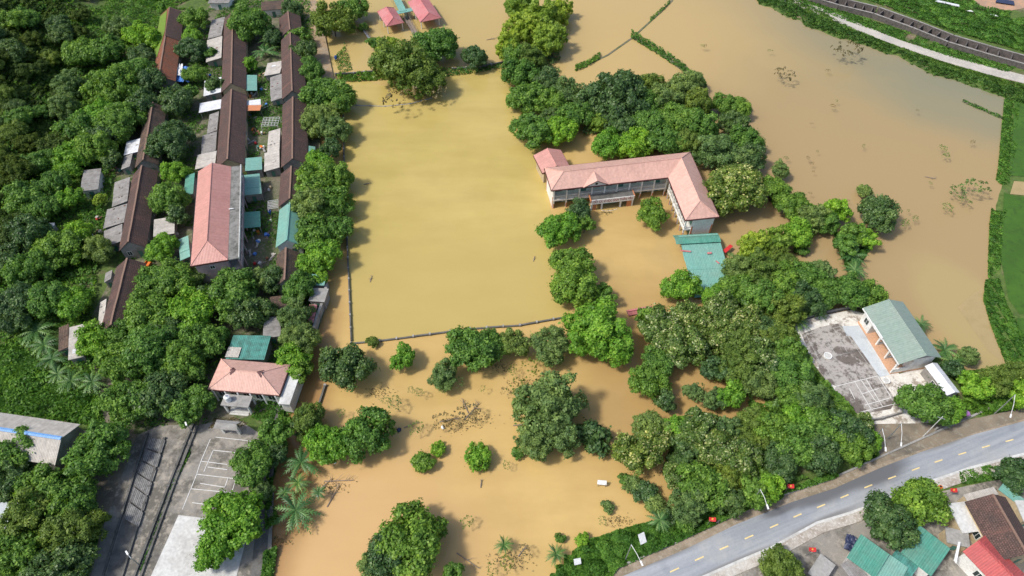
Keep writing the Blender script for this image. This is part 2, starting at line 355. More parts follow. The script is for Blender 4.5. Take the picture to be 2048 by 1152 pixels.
def build_terrain():
    xs = [-3000,-1500,-700,-400]+list(gx)+[450,900,1800,3500]; ys = [-2500,-900,-300,-60]+list(gy)+[600,1100,2200,5000]
    X, Y = np.meshgrid(xs, ys)
    ii = np.clip(((X-HX0)/HS).round().astype(int), 0, nx-1); jj = np.clip(((Y-HY0)/HS).round().astype(int), 0, ny-1)
    Z = HZ[jj, ii]; v = np.stack([X, Y, Z], -1).reshape(-1, 3)
    a = np.arange(len(ys)-1)[:,None]*len(xs)+np.arange(len(xs)-1)[None,:]
    q = np.stack([a, a+1, a+1+len(xs), a+len(xs)], -1).reshape(-1, 4)
    me = bpy.data.meshes.new('ground'); me.from_pydata(v.tolist(), [], q.tolist()); me.materials.append(MATS['ground_earth'])
    me.polygons.foreach_set('use_smooth', [True]*len(q))
    tag(link(bpy.data.objects.new('ground', me)), 'green and earthy ground of the valley and the forested hill', kind='structure')
build_terrain()

def sheet(name, pts, z, mat, label=None, world=False):
    P = [Vector((p[0], p[1], z)) if world else G(p[0], p[1], z) for p in pts]
    tris = tessellate_polygon([P]); mb = MB(); mb.v = P
    for t in tris:
        a, b_, c_ = t
        if (P[b_]-P[a]).cross(P[c_]-P[a]).z < 0: a, c_ = c_, a
        mb.f.append([a, b_, c_])
    o = mb.build(name, mat); return tag(o, label, kind='structure')
# water: the flood as one sheet, the walled pond (its own, yellower water) a finger above it
sheet('water', [(-2900,-600),(3400,-600),(3400,4800),(-2900,4800)], 0.0, MATS['water_flood'], 'brown flood water covering the fields, gardens and school yard', world=True)
POND = [(700,150),(765,172),(1010,132),(1050,240),(1078,300),(1093,370),(1102,425),(1114,520),(1140,633),(1000,652),(870,670),(704,688),(698,560),(692,420),(688,300),(686,200)]
sheet('pond_water', POND, 0.03, MATS['water_pond'], 'still olive brown water of the walled pond')

# ---------------------------------------------------------------- roads and paved ground
def strip(name, A, B, z, mat, label, th=0):
    mb = MB(); A = [G(*p, z) for p in A]; B = [G(*p, z) for p in B]
    # extend both ends past the frame
    for L in (A, B):
        L.insert(0, L[0]+(L[0]-L[1]).normalized()*90); L.append(L[-1]+(L[-1]-L[-2]).normalized()*120)
    for i in range(len(A)-1):
        if th: mb.slab([A[i], A[i+1], B[i+1], B[i]], th)
        else: mb.face(B[i], B[i+1], A[i+1], A[i])
    return tag(mb.build(name, mat), label, kind='structure')
RT = [(1248,1151),(1371,1098),(1476,1047),(1581,1005),(1670,976),(1760,936),(1842,904),(1940,871),(2048,842)]
RB = [(1408,1151),(1474,1122),(1541,1094),(1633,1044),(1700,1024),(1775,996),(1850,965),(1940,934),(2048,906)]
strip('verge', [(a-14,b-15) for a, b in RT], [(a+2,b+2) for a, b in RT], .43, MATS['verge_dirt'], 'dirt verge along the upper edge of the road')
strip('road', RT, RB, .52, MATS['asphalt'], 'grey asphalt road crossing the lower right corner', .3)
def dashes():
    mb = MB(); cs = [(1300,1162),(1349,1140),(1398.6,1117),(1448,1095.5),(1498,1074),(1548,1052),(1595,1031),(1642,1012),(1689,992.5),(1736.5,972.6),(1784,955),(1831.5,938),(1877,922),(1924.6,907),(1972,893),(2019,881),(2066,868)]
    P = [G(*c, .528) for c in cs]
    for i in range(len(P)):
        d_ = (P[min(i+1, len(P)-1)]-P[max(i-1, 0)]).normalized(); n_ = Vector((-d_.y, d_.x, 0))
        a = P[i]-d_*.72-n_*.09; mb.face(a, a+d_*1.45, a+d_*1.45+n_*.18, a+n_*.18)
    tag(mb.build('lane_markings', MATS['line_yellow']), 'dashed yellow centre line of the road', kind='structure')
dashes()
strip('kerb', [(a,b-1) for a, b in RB], [(a+2,b+4) for a, b in RB], .64, MATS['concrete_pale'], 'pale kerb along the lower edge of the road', .4)
strip('pavement', [(a+2,b+4) for a, b in RB], [(a+14,b+21) for a, b in RB], .60, MATS['paving'], 'pale tiled pavement along the lower edge of the road', .3)
strip('kerb', [(a-17,b-17) for a, b in RT[:6]], [(a-14,b-14) for a, b in RT[:6]], .62, MATS['concrete'], 'low mossy kerb between the dirt verge and the grass bank', .35)
sheet('yard', [(1440,1152),(1500,1115),(1600,1072),(1690,1040),(1800,1000),(1990,960),(2048,960),(2300,1000),(2300,1300),(1440,1300)], .45, MATS['yard_concrete'], 'grey concrete yards between the road and the lower right houses')
# left yards
sheet('yard', [(395,850),(470,835),(540,880),(520,960),(500,1040),(470,1160),(180,1160),(205,1060),(240,960),(275,870),(320,850)], .45, MATS['yard_concrete'], 'stained grey concrete yard in the lower left')
sheet('yard', [(150,860),(275,868),(240,960),(205,1060),(180,1160),(40,1160),(60,1000),(110,930)], .44, MATS['yard_dirt'], 'bare grey earth under the trees of the lower left corner')
sheet('yard', [(500,1000),(548,985),(540,1160),(460,1160)], .445, MATS['yard_concrete'], 'shaded concrete strip between the pale slab and the flood')
sheet('slab', [(357,1030),(440,1040),(500,1050),(470,1165),(296,1165)], .50, MATS['concrete_pale'], 'pale new concrete slab beside the drain in the lower left')
sheet('village_ground', [(300,150),(420,10),(620,0),(640,180),(640,560),(650,620),(590,800),(420,860),(200,870),(180,640),(250,500),(240,330)], .43, MATS['village_dirt'], 'earth and concrete ground between the village rows')
sheet('lane', [(598,0),(632,0),(652,80),(668,160),(640,165),(625,90),(605,30)], .46, MATS['muddy_path'], 'muddy lane leading down to the pond corner')
sheet('lane', [(560,690),(600,700),(560,860),(545,960),(530,1160),(500,1160),(520,980)], .462, MATS['concrete_dark'], 'dark wet lane beside the lower left yard')
# court on the right
sheet('platform', [(1574,650),(1640,632),(1702,620),(1735,628),(1798,748),(1856,730),(1874,742),(1912,802),(1905,826),(1880,846),(1735,848),(1718,838),(1640,745),(1600,690)], .46, MATS['court_pale'], 'worn pale concrete platform around the sports court')
sheet('platform', [(1706,652),(1733,648),(1800,745),(1752,756),(1700,690),(1672,652)], .475, MATS['court_blue'], 'smooth blue grey concrete strip beside the court')
sheet('court', [(1603,668),(1640,654),(1681,646),(1686,655),(1693,672),(1701,671),(1768,766),(1792,800),(1782,818),(1735,826),(1708,832),(1692,818),(1668,782),(1672,772),(1655,766),(1640,742),(1634,724),(1616,700)], .485, MATS['court_dark'], 'dark mossy sports court with faded white lines')
sheet('yard', [(1735,845),(1800,828),(1860,850),(1900,845),(1960,835),(2048,815),(2048,838),(1940,868),(1842,900),(1762,925),(1745,880)], .45, MATS['yard_dirt'], 'bare earth forecourt between the court and the road')
def lines(name, segs, wd, z, mat, label):
    mb = MB()
    for s in segs:
        for (a, b_) in zip(s[:-1], s[1:]):
            p, q = G(*a, z), G(*b_, z); d_ = (q-p); 
            if d_.length < .01: continue
            d_.normalize(); n_ = Vector((-d_.y, d_.x, 0))*wd/2
            mb.face(p-n_, q-n_, q+n_, p+n_)
    return tag(mb.build(name, mat), label, kind='structure')
def K(L): return [(1560+x_*.217, 590+y_*.217) for x_, y_ in L]
lines('court_lines', [K([(240,365),(550,290),(740,505),(480,565)]), K([(240,365),(360,600)]), K([(380,340),(510,540)]), K([(490,305),(620,525)]), K([(335,605),(740,505)]), K([(385,600),(520,830)]),
  K([(560,290),(980,870)])], .09, .495, MATS['line_dull'], 'faded lines of the larger court')
lines('court_lines', [K([(500,845),(900,745),(1025,945),(780,1015)]), K([(690,800),(845,1060)]), K([(740,775),(885,980)]), K([(640,860),(900,850)][:1]+[(690,960)]), K([(740,915),(915,860)]), K([(790,770),(945,1025)]), K([(740,1080),(1070,1000)])], .10, .499, MATS['line_white'], 'white lines of the smaller badminton court')
def Q(L): return [(340+x_*.2604, 852+y_*.2604) for x_, y_ in L]
lines('court_lines', [Q([(350,85),(620,115),(600,170)]), Q([(330,185),(560,210)]), Q([(240,270),(440,295)]), Q([(205,370),(505,405),(475,512),(160,482),(205,370)]), Q([(310,100),(235,275),(205,370)]), Q([(160,480),(95,640)]), Q([(170,588),(400,620)]), Q([(230,440),(420,470),(445,400)]), Q([(330,190),(260,350)]), Q([(290,315),(440,335)])], .09, .49, MATS['line_white'], 'white lines of the badminton court in the lower left yard')
# right hand side: rice, dikes, path and wall along the canal
sheet('sandbar', [(1990,560),(2005,610),(2040,700),(2020,735),(1975,700),(1940,650),(1915,615),(1950,585)], .02, MATS['sandbar'], 'pale submerged mud bank beside the right hand dike')
sheet('rice_field', [(2008,385),(2030,392),(2100,400),(2100,630),(2040,628),(2018,600),(2002,520),(2004,450)], .46, MATS['rice'], 'dark green paddy at the right edge of the photo')
sheet('rice_field', [(2032,636),(2100,636),(2100,720),(2060,712)], .46, MATS['rice'], 'small paddy corner below the bank path on the right')
sheet('rice_field', [(2030,180),(2100,200),(2100,360),(2018,350),(2026,260)], .46, MATS['rice'], 'paddy in the upper right behind the grassy dike')
sheet('flooded_corner', [(2028,362),(2110,368),(2110,396),(2020,388)], .47, MATS['sandbar'], 'brown flooded gap between the two right hand paddies')
PT = [(1540,-22),(1590,-2),(1660,22),(1726,50),(1800,80),(1900,112),(1980,133),(2048,150)]
PB = [(1528,-12),(1580,8),(1650,34),(1718,62),(1795,92),(1895,125),(1975,148),(2048,166)]
strip('path', PT, PB, .5, MATS['pale_path'], 'pale concrete path running along the canal in the upper right', .25)
sheet('soil', [(1900,-30),(2048,-40),(2100,0),(2040,18),(1995,25),(1965,12),(1900,-5)], .46, MATS['bare_soil'], 'bare reddish soil at the top right corner')

# ---------------------------------------------------------------- foliage
def leaves_mesh(name, pos, nrm, size, rnd, aspect=1.35, seed=0):
    r = np.random.default_rng(seed); n = len(pos)
    nrm = nrm/np.linalg.norm(nrm, axis=1, keepdims=True)
    t = r.normal(size=(n,3)); t -= nrm*(t*nrm).sum(1, keepdims=True); t /= np.linalg.norm(t, axis=1, keepdims=True); b_ = np.cross(nrm, t)
    s = size[:,None]
    fold = nrm*s*.22
    v = np.stack([pos-t*s*aspect*.5, pos+b_*s*.45-fold, pos+t*s*aspect*.5, pos-b_*s*.45-fold], 1).reshape(-1, 3)
    me = bpy.data.meshes.new(name); me.vertices.add(4*n); me.vertices.foreach_set('co', v.astype(np.float32).ravel())
    me.loops.add(4*n); me.loops.foreach_set('vertex_index', np.arange(4*n, dtype=np.int32))
    me.polygons.add(n); me.polygons.foreach_set('loop_start', np.arange(0, 4*n, 4, dtype=np.int32)); me.polygons.foreach_set('loop_total', np.full(n, 4, np.int32))
    at = me.attributes.new('rnd', 'FLOAT', 'POINT'); at.data.foreach_set('value', np.repeat(rnd, 4).astype(np.float32))
    me.update(calc_edges=True); return me
def unit(r, n): 
    d_ = r.normal(size=(n,3)); return d_/np.linalg.norm(d_, axis=1, keepdims=True)
def crown(name, seed, R, npuff, nleaf, leaf, zsq=.8, puff=(.24,.42), low=-.35, spread=.72, core=True):
    "puffs of leaves spread over an uneven dome, local origin in the middle of the crown"
    r = np.random.default_rng(seed)
    d_ = unit(r, npuff*3); d_ = d_[d_[:,2] > low][:npuff]
    ang = np.arctan2(d_[:,1], d_[:,0]); ph = r.uniform(0, 6.28, 3)
    lob = 1+.14*np.sin(2*ang+ph[0])+.11*np.sin(3*ang+ph[1])+.08*np.sin(5*ang+ph[2])
    pr = (puff[0]+(puff[1]-puff[0])*r.random(len(d_))**1.6)*R
    c = d_*((spread*r.uniform(.78, 1.06, len(d_))*lob)*R)[:,None]; c[:,2] *= zsq
    tone = r.uniform(-.16, .16, len(d_)); sq = r.uniform(.7, 1.35, (len(d_), 3))
    k = r.choice(len(d_), nleaf, p=pr**2/(pr**2).sum())
    u_ = unit(r, nleaf); out = c[k]/np.linalg.norm(c[k], axis=1, keepdims=True); u_ = u_+out*.45+np.array([0,0,.25]); u_ /= np.linalg.norm(u_, axis=1, keepdims=True)
    rad = pr[k]*(r.uniform(.72, 1.16, nleaf)+(r.random(nleaf) < .07)*r.uniform(.1, .5, nleaf))*(1+.22*np.sin(u_[:,0]*7+k)*np.cos(u_[:,1]*6))
    pos = c[k]+u_*rad[:,None]*sq[k]*np.array([1,1,.85])
    keep = np.ones(nleaf, bool)
    for i in range(len(d_)):
        q = np.linalg.norm(pos-c[i], axis=1) < pr[i]*.62; keep &= ~(q & (r.random(nleaf) < .85))
    pos = pos[keep]; u_ = u_[keep]; k = k[keep]; n = len(pos)
    nrm = u_+np.array([0,0,.25])+r.normal(size=(n,3))*.42
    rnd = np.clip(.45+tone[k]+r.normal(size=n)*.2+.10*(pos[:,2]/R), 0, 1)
    size = leaf*r.uniform(.65, 1.35, n)
    if core:    # inner leaves close the crown, so that only small gaps show through
        m2 = int(nleaf*.22); v2 = unit(r, m2); v2[:,2] = np.abs(v2[:,2])*1.1-.25; a2 = np.arctan2(v2[:,1], v2[:,0])
        lb = 1+.14*np.sin(2*a2+ph[0])+.11*np.sin(3*a2+ph[1])+.08*np.sin(5*a2+ph[2])
        p2 = v2*(R*spread*.80*lb*r.uniform(.80, 1.0, m2))[:,None]; p2[:,2] *= zsq
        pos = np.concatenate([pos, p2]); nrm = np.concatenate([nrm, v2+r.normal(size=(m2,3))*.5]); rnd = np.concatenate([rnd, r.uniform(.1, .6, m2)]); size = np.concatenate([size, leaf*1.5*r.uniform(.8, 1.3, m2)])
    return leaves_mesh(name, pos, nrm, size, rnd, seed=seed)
PF = dict(puff=(.15,.30), spread=.84)
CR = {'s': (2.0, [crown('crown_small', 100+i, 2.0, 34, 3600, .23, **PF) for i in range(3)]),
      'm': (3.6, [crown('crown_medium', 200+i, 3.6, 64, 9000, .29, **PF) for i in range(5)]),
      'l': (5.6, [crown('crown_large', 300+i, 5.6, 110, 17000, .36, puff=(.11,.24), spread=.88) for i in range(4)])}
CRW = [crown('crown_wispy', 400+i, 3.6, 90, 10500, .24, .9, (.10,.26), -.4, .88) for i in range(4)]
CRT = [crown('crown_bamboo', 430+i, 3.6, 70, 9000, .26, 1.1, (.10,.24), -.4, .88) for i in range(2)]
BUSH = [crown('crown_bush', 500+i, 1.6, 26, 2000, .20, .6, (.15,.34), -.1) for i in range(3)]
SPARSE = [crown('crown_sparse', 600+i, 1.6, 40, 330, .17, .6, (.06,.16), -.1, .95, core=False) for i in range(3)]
def trunk_mesh(seed, H, R):
    r = random.Random(seed); mb = MB(); top = Vector((r.uniform(-.3,.3), r.uniform(-.3,.3), H*.62)); rad = .05+.035*R
    mb.bar((0,0,-.4), top*.5, rad, rad*.8, 7); mb.bar(top*.5, top, rad*.8, rad*.65, 7)
    for i in range(6):
        a = i*1.05+r.uniform(-.3,.3); e = Vector((math.cos(a)*R*.6, math.sin(a)*R*.6, H+r.uniform(-.1,.35)*R)); mid = top.lerp(e, .45)+Vector((0,0,.12*R))
        mb.bar(top, mid, rad*.5, rad*.34, 5); mb.bar(mid, e, rad*.34, rad*.1, 5)
    me = bpy.data.meshes.new('trunk'); me.from_pydata(mb.v, [], mb.f); me.materials.append(MATS['bark']); auto_uv(me); return me
TR = {'s': [trunk_mesh(i, 2.6, 2.0) for i in range(2)], 'm': [trunk_mesh(10+i, 4.2, 3.6) for i in range(3)], 'l': [trunk_mesh(20+i, 6.0, 5.6) for i in range(3)]}
TH = {'s': 2.6, 'm': 4.2, 'l': 6.0}
SP = {'broad': 'leafy green', 'dark': 'dark green', 'light': 'bright green', 'gray': 'greyish feathery', 'olive': 'olive green', 'flower': 'pale tipped', 'bamboo': 'lime bamboo', 'hill': 'dull green', 'weed': 'fresh green', 'dry': 'withered'}
_cache = {}
def shared(me, mat):
    key = (me.name, mat)
    if key not in _cache:
        c = me.copy(); c.materials.clear(); c.materials.append(MATS[mat]); _cache[key] = c
    return _cache[key]
def tree(px, py, rp, sp, label, group=None, name='tree', kind='tree', seed=None):
    rr = random.Random(hash((round(px), round(py), 5)) if seed is None else seed)
    p = G(px, py, 3.0); gz = 0
    for _ in range(4):
        R = rp/ppm(p); zc = max(gz, 0)+(.35*R+.3 if kind == 'bush' else .50*R+1.15); p = G(px, py, zc); gz = ground_z(p.x, p.y)
    R *= .93 if px < 420 else .97
    lib = 's' if R < 2.6 else ('m' if R < 4.6 else 'l')
    if kind == 'bush': R0 = 1.6; me = rr.choice(BUSH if sp != 'dry' and kind != 'sparse' else SPARSE)
    elif kind == 'sparse': R0 = 1.6; me = rr.choice(SPARSE)
    elif sp in ('gray', 'olive') : R0 = 3.6; me = rr.choice(CRW)
    elif sp == 'bamboo': R0 = 3.6; me = rr.choice(CRT)
    else: R0, ms = CR[lib]; me = rr.choice(ms)
    base = Vector((p.x, p.y, gz-.05)); s = R/R0
    root = empty(name, base, label, 'bush' if kind in ('bush', 'sparse') else 'tree', group)
    c = link(bpy.data.objects.new('crown', shared(me, 'leaf_'+sp)), root)
    c.location = (0, 0, p.z-base.z); c.rotation_euler = (0, 0, rr.uniform(0, 6.28)); c.scale = (s*rr.uniform(.93,1.07), s*rr.uniform(.93,1.07), s*rr.uniform(.9,1.1))
    if kind == 'tree':
        t = link(bpy.data.objects.new('trunk', rr.choice(TR[lib])), root)
        k = R/CR[lib][0]; t.scale = (k, k, max(.5, (p.z-base.z)/TH[lib])); t.rotation_euler = (0, 0, rr.uniform(0, 6.28))
    return root
ORD = ['leftmost', 'second', 'third', 'fourth', 'fifth', 'sixth', 'seventh', 'eighth', 'ninth', 'tenth', 'eleventh', 'twelfth', 'thirteenth', 'fourteenth', 'fifteenth', 'sixteenth', 'seventeenth', 'eighteenth', 'nineteenth', 'twentieth']+['twenty-'+x_ for x_ in ('first','second','third','fourth','fifth','sixth','seventh','eighth','ninth')]
def grove(place, group, items, name='tree', kind='tree'):
    "items: (px, py, r, species); each gets a label from its kind, the grove and its place among its look-alikes"
    by = {}
    for it in items: by.setdefault(it[3], []).append(it)
    noun = 'bush' if kind in ('bush', 'sparse') else 'tree'
    for sp, L in by.items():
        L.sort(key=lambda t: t[0]); n = len(L); what = SP[sp]+(' clump ' if sp == 'bamboo' else ' %s ' % noun)
        for i, (a, b_, r_, s_) in enumerate(L):
            if n == 1: lab = 'the only '+what+place
            elif i == n-1: lab = 'rightmost '+what+place
            elif i == 0: lab = 'leftmost '+what+place
            else: lab = ORD[i]+' '+what+'from the left '+place
            tree(a, b_, r_, s_, lab, group, name, kind)
def one(px, py, r, sp, label, name='tree', kind='tree', group=None): return tree(px, py, r, sp, label, group, name, kind)

# palms and banana plants
def frond_mesh(seed, n=15, L=2.4, wd=.34, droop=.9, up=.55):
    r = random.Random(seed); v = []; f = []; rn = []
    for i in range(n):
        a = i*2.399+r.uniform(-.2,.2); el = up*r.uniform(.4, 1.5); l = L*r.uniform(.7, 1.1); dirv = Vector((math.cos(a), math.sin(a), 0)); side = Vector((-dirv.y, dirv.x, 0))
        pts = []
        for k in range(9):
            t = k/8; pts.append(dirv*l*t*math.cos(el*(1-t*.5))+Vector((0,0,l*(t*math.sin(el)-droop*.55*t*t*1.2))))
        tone = r.random()
        for k in range(8):
            t = (k+.5)/8; ww = wd*math.sin(math.pi*min(1, .12+t*.9))*l/2.4+.03; p, q = pts[k], pts[k+1]
            for sgn in (-1, 1):
                i0 = len(v); tip = p.lerp(q, .9)+side*sgn*ww+dirv*.18-Vector((0,0,ww*.35)); v += [p, q, tip]; f.append([i0, i0+1, i0+2]); rn += [tone]*3
                m_ = p.lerp(q, .5); i0 = len(v); tip = m_.lerp(q, .9)+side*sgn*ww*.95+dirv*.16-Vector((0,0,ww*.3)); v += [m_-dirv*.02, q, tip]; f.append([i0, i0+1, i0+2]); rn += [tone]*3
    me = bpy.data.meshes.new('fronds'); me.from_pydata(v, [], f)
    at = me.attributes.new('rnd', 'FLOAT', 'POINT'); at.data.foreach_set('value', rn); me.materials.append(MATS['leaf_palm']); return me
FR = [frond_mesh(i, 17+3*i) for i in range(3)]
def stem_mesh():
    mb = MB(); mb.bar((0,0,-.5), (0.05,.03,1), .13, .1, 7); me = bpy.data.meshes.new('stem'); me.from_pydata(mb.v, [], mb.f); me.materials.append(MATS['bark']); return me
STEM = stem_mesh()
def palm(px, py, rp, label, group=None, h=1.6, name='banana_plant', cat='plant'):
    rr = random.Random(int(px*7+py)); p = G(px, py, h+.2); R = 1.25*rp/ppm(p); gz = ground_z(p.x, p.y)
    root = empty(name, (p.x, p.y, gz), label, cat, group)
    c = link(bpy.data.objects.new('fronds', rr.choice(FR)), root); s = R/2.2; c.scale = (s, s, s); c.location = (0,0,p.z-gz); c.rotation_euler = (0,0,rr.uniform(0,6.28))
    t = link(bpy.data.objects.new('stem', STEM), root); t.scale = (1,1,p.z-gz)
    return root

# low growth nobody could count
def cover(name, poly, n, size, hgt, mat, label, lump=1.6, hole=.0, seed=1, world=False, thr=-2.0, water_ok=False):
    r = np.random.default_rng(seed); P = np.array(W2(poly)); lo, hi = P.min(0), P.max(0); out = []
    tot = 0
    while tot < n:
        q = r.uniform(lo, hi, (n, 2)); q = q[inpoly(q[:,0], q[:,1], P)]
        s = np.sin(q[:,0]*.31+seed)+np.sin(q[:,1]*.37+1.3*seed)+np.sin((q[:,0]+q[:,1])*.17)+np.sin((q[:,0]-q[:,1])*.83)*.6
        q = q[s > thr]
        out.append(q); tot += len(q)
        if len(q) == 0: break
    q = np.concatenate(out)[:n]; n = len(q)
    fxx = np.clip((q[:,0]-HX0)/HS, 0, nx-1.01); fyy = np.clip((q[:,1]-HY0)/HS, 0, ny-1.01); i = fxx.astype(int); j = fyy.astype(int)
    z = HZ[j, i]
    z = np.maximum(z, 0) if water_ok else z
    # lumps: every leaf belongs to the dome of the nearest of many scattered centres, the domes of uneven size
    c0 = np.floor(q/lump); best = np.full(n, 1e9); dd = np.zeros((n,2)); hs = np.zeros(n); h2 = np.zeros(n)
    for ox in (-1, 0, 1):
        for oy in (-1, 0, 1):
            ci = c0+np.array([ox, oy]); f_ = lambda a_, b_: (lambda t: t-np.floor(t))(np.sin(ci[:,0]*a_+ci[:,1]*b_+seed)*43758.5453)
            g1, g2, g3, g4 = f_(127.1, 311.7), f_(269.5, 183.3), f_(419.2, 371.9), f_(77.7, 199.1)
            rad = lump*(.45+.65*g3); dv = (q-(ci+np.stack([g1, g2], 1))*lump)/rad[:,None]; ds = (dv**2).sum(1)
            k_ = ds < best; best[k_] = ds[k_]; dd[k_] = dv[k_]; hs[k_] = g3[k_]; h2[k_] = g4[k_]
    hh = hgt*(.15+.95*hs)*np.sqrt(np.clip(1-best*.8, .03, 1))*r.uniform(.55, 1.08, n)
    dd = np.clip(dd, -1.2, 1.2)
    pos = np.stack([q[:,0], q[:,1], z+hh+.03], 1)
    nrm = np.stack([dd[:,0]*1.2, dd[:,1]*1.2, np.full(n, .9)], 1)+r.normal(size=(n,3))*.5
    if not water_ok:
        k_ = z > -.25; pos, nrm, h2, n = pos[k_], nrm[k_], h2[k_], int(k_.sum())
    me = leaves_mesh(name, pos, nrm, size*r.uniform(.6, 1.35, n), np.clip(.45+(h2-.5)*.5+r.normal(size=n)*.17, 0, 1), seed=seed); me.materials.append(MATS[mat])
    return tag(link(bpy.data.objects.new(name, me)), label, kind='stuff')
# ---------------------------------------------------------------- buildings
Z = Vector((0,0,1))
class Rect:
    def __init__(s, quad, z):
        P = [G(*q, z) for q in quad]; s.c = sum(P, Vector())/4; FL, FR, NR, NL = P
        v = (FL+FR-NL-NR)/2; u = (FR+NR-FL-NL)/2
        if v.length > u.length: s.v = v.normalized(); s.u = Vector((s.v.y, -s.v.x, 0))
        else: s.u = u.normalized(); s.v = Vector((-s.u.y, s.u.x, 0))
        s.W = abs(u.dot(s.u)); s.L = abs(v.dot(s.v)); s.z = z
    def p(s, a, b, z):  # a, b in -1..1 across and along
        q = s.c+s.u*a*s.W/2+s.v*b*s.L/2; q.z = z; return q
    def q(s, a, b, z):  # metres from the centre
        q = s.c+s.u*a+s.v*b; q.z = z; return q
def opening(parent, base, d, n, w_, h, kind='window', frame='white_paint', pane='glass_dark', bars=True):
    "a window or door on a wall: base = middle of its lower edge on the wall, d = along the wall, n = outward"
    mb = MB(); t = .07
    mb.box(base-d*w_/2+n*.002, d*w_, n*.05, Z*t); mb.box(base-d*w_/2+Z*(h-t)+n*.002, d*w_, n*.05, Z*t)
    mb.box(base-d*w_/2+Z*t+n*.002, d*t, n*.05, Z*(h-2*t)); mb.box(base+d*(w_/2-t)+Z*t+n*.002, d*t, n*.05, Z*(h-2*t))
    if bars: mb.box(base-d*.025+Z*t+n*.004, d*.05, n*.04, Z*(h-2*t))
    f = mb.build(kind, MATS[frame], parent)
    m2 = MB(); m2.box(base-d*(w_/2-t)+Z*t+n*.003, d*(w_-2*t), n*.02, Z*(h-2*t)); m2.build('pane' if kind == 'window' else 'door_leaf', MATS[pane], f)
    return f
def wallbox(R, a0, a1, b0, b1, z0, z1):
    mb = MB(); o = R.q(a0, b0, z0); mb.box(o, R.u*(a1-a0), R.v*(b1-b0), Z*(z1-z0)); return mb
def gable(name, label, quad, ze, zr, roof, wall='wall_grey', axis='v', oh=.35, z0=None, group=None, cat='house', sag=0, cap=True, wins=2, holes=0):
    R = Rect(quad, ze); gz = LANDZ-.2 if z0 is None else z0
    root = empty(name, (R.c.x, R.c.y, max(gz, -1.2)), label, cat, group)
    if axis == 'v': U, V, W, L = R.u, R.v, R.W, R.L
    else: U, V, W, L = R.v, -R.u, R.L, R.W
    c = R.c.copy(); P = lambda a, b, z: Vector((c.x+U.x*a+V.x*b, c.y+U.y*a+V.y*b, z))
    w2, l2 = W/2, L/2; wi, li = w2-oh, l2-oh*.8; zin = ze+(zr-ze)*oh/w2-.14
    mb = MB(); zt = zr-.2
    for s in (-1, 1):
        mb.face(*( [P(s*wi,-li,gz), P(s*wi,li,gz), P(s*wi,li,zin), P(s*wi,-li,zin)][::s] ))
        pts = [P(-wi,s*li,gz), P(wi,s*li,gz), P(wi,s*li,zin), P(0,s*li,zt), P(-wi,s*li,zin)]; mb.face(*(pts if s < 0 else pts[::-1]))
    mb.build('wall', MATS[wall], root)
    n = max(2, int(L/2.2)); rm = MB(); rr = random.Random(int(abs(c.x*13+c.y*7)))
    ys = [-l2+L*i/n for i in range(n+1)]; jit = [rr.uniform(-1, 1)*sag for _ in ys]
    for s in (-1, 1):
        for i in range(n):
            a, b_ = ys[i], ys[i+1]
            rm.slab([P(s*w2,a,ze+jit[i]*.6), P(s*w2,b_,ze+jit[i+1]*.6), P(0,b_,zr+jit[i+1]), P(0,a,zr+jit[i])], .10)
    ro = rm.build('roof', MATS[roof], root)
    if cap:
        cm = MB()
        for i in range(n):
            a, b_ = ys[i], ys[i+1]; cm.slab([P(-.16,a,zr+jit[i]+.05), P(.16,a,zr+jit[i]+.05), P(.16,b_,zr+jit[i+1]+.05), P(-.16,b_,zr+jit[i+1]+.05)], .07)
        cm.build('ridge_cap', MATS[{'tile_brown':'rust_cap','tile_brick':'rust_cap','tile_mossy':'rust_cap','tile_old':'rust_cap'}.get(roof, roof)], ro)
    # openings on the near gable and the side walls
    if wins:
        h = zin-gz
        opening(root, P(-wi*.45, -li, gz+h*.38), U, -V, .9, h*.36); opening(root, P(wi*.4, -li, gz+.05), U, -V, .9, h*.68, 'door', 'wood_grey', 'shutter', False)
        k = max(1, int(L/4.5))
        for s in (-1, 1):
            for i in range(k):
                y = -li+(i+.5)*2*li/k
                if (i % 2) == 0: opening(root, P(s*wi, y, gz+h*.35), V, U*s, 1.1, h*.4)
                else: opening(root, P(s*wi, y, gz+.05), V, U*s, .9, h*.72, 'door', 'wood_grey', 'shutter', False)
    return root
flat('rust_cap', (.24,.15,.11), .9)
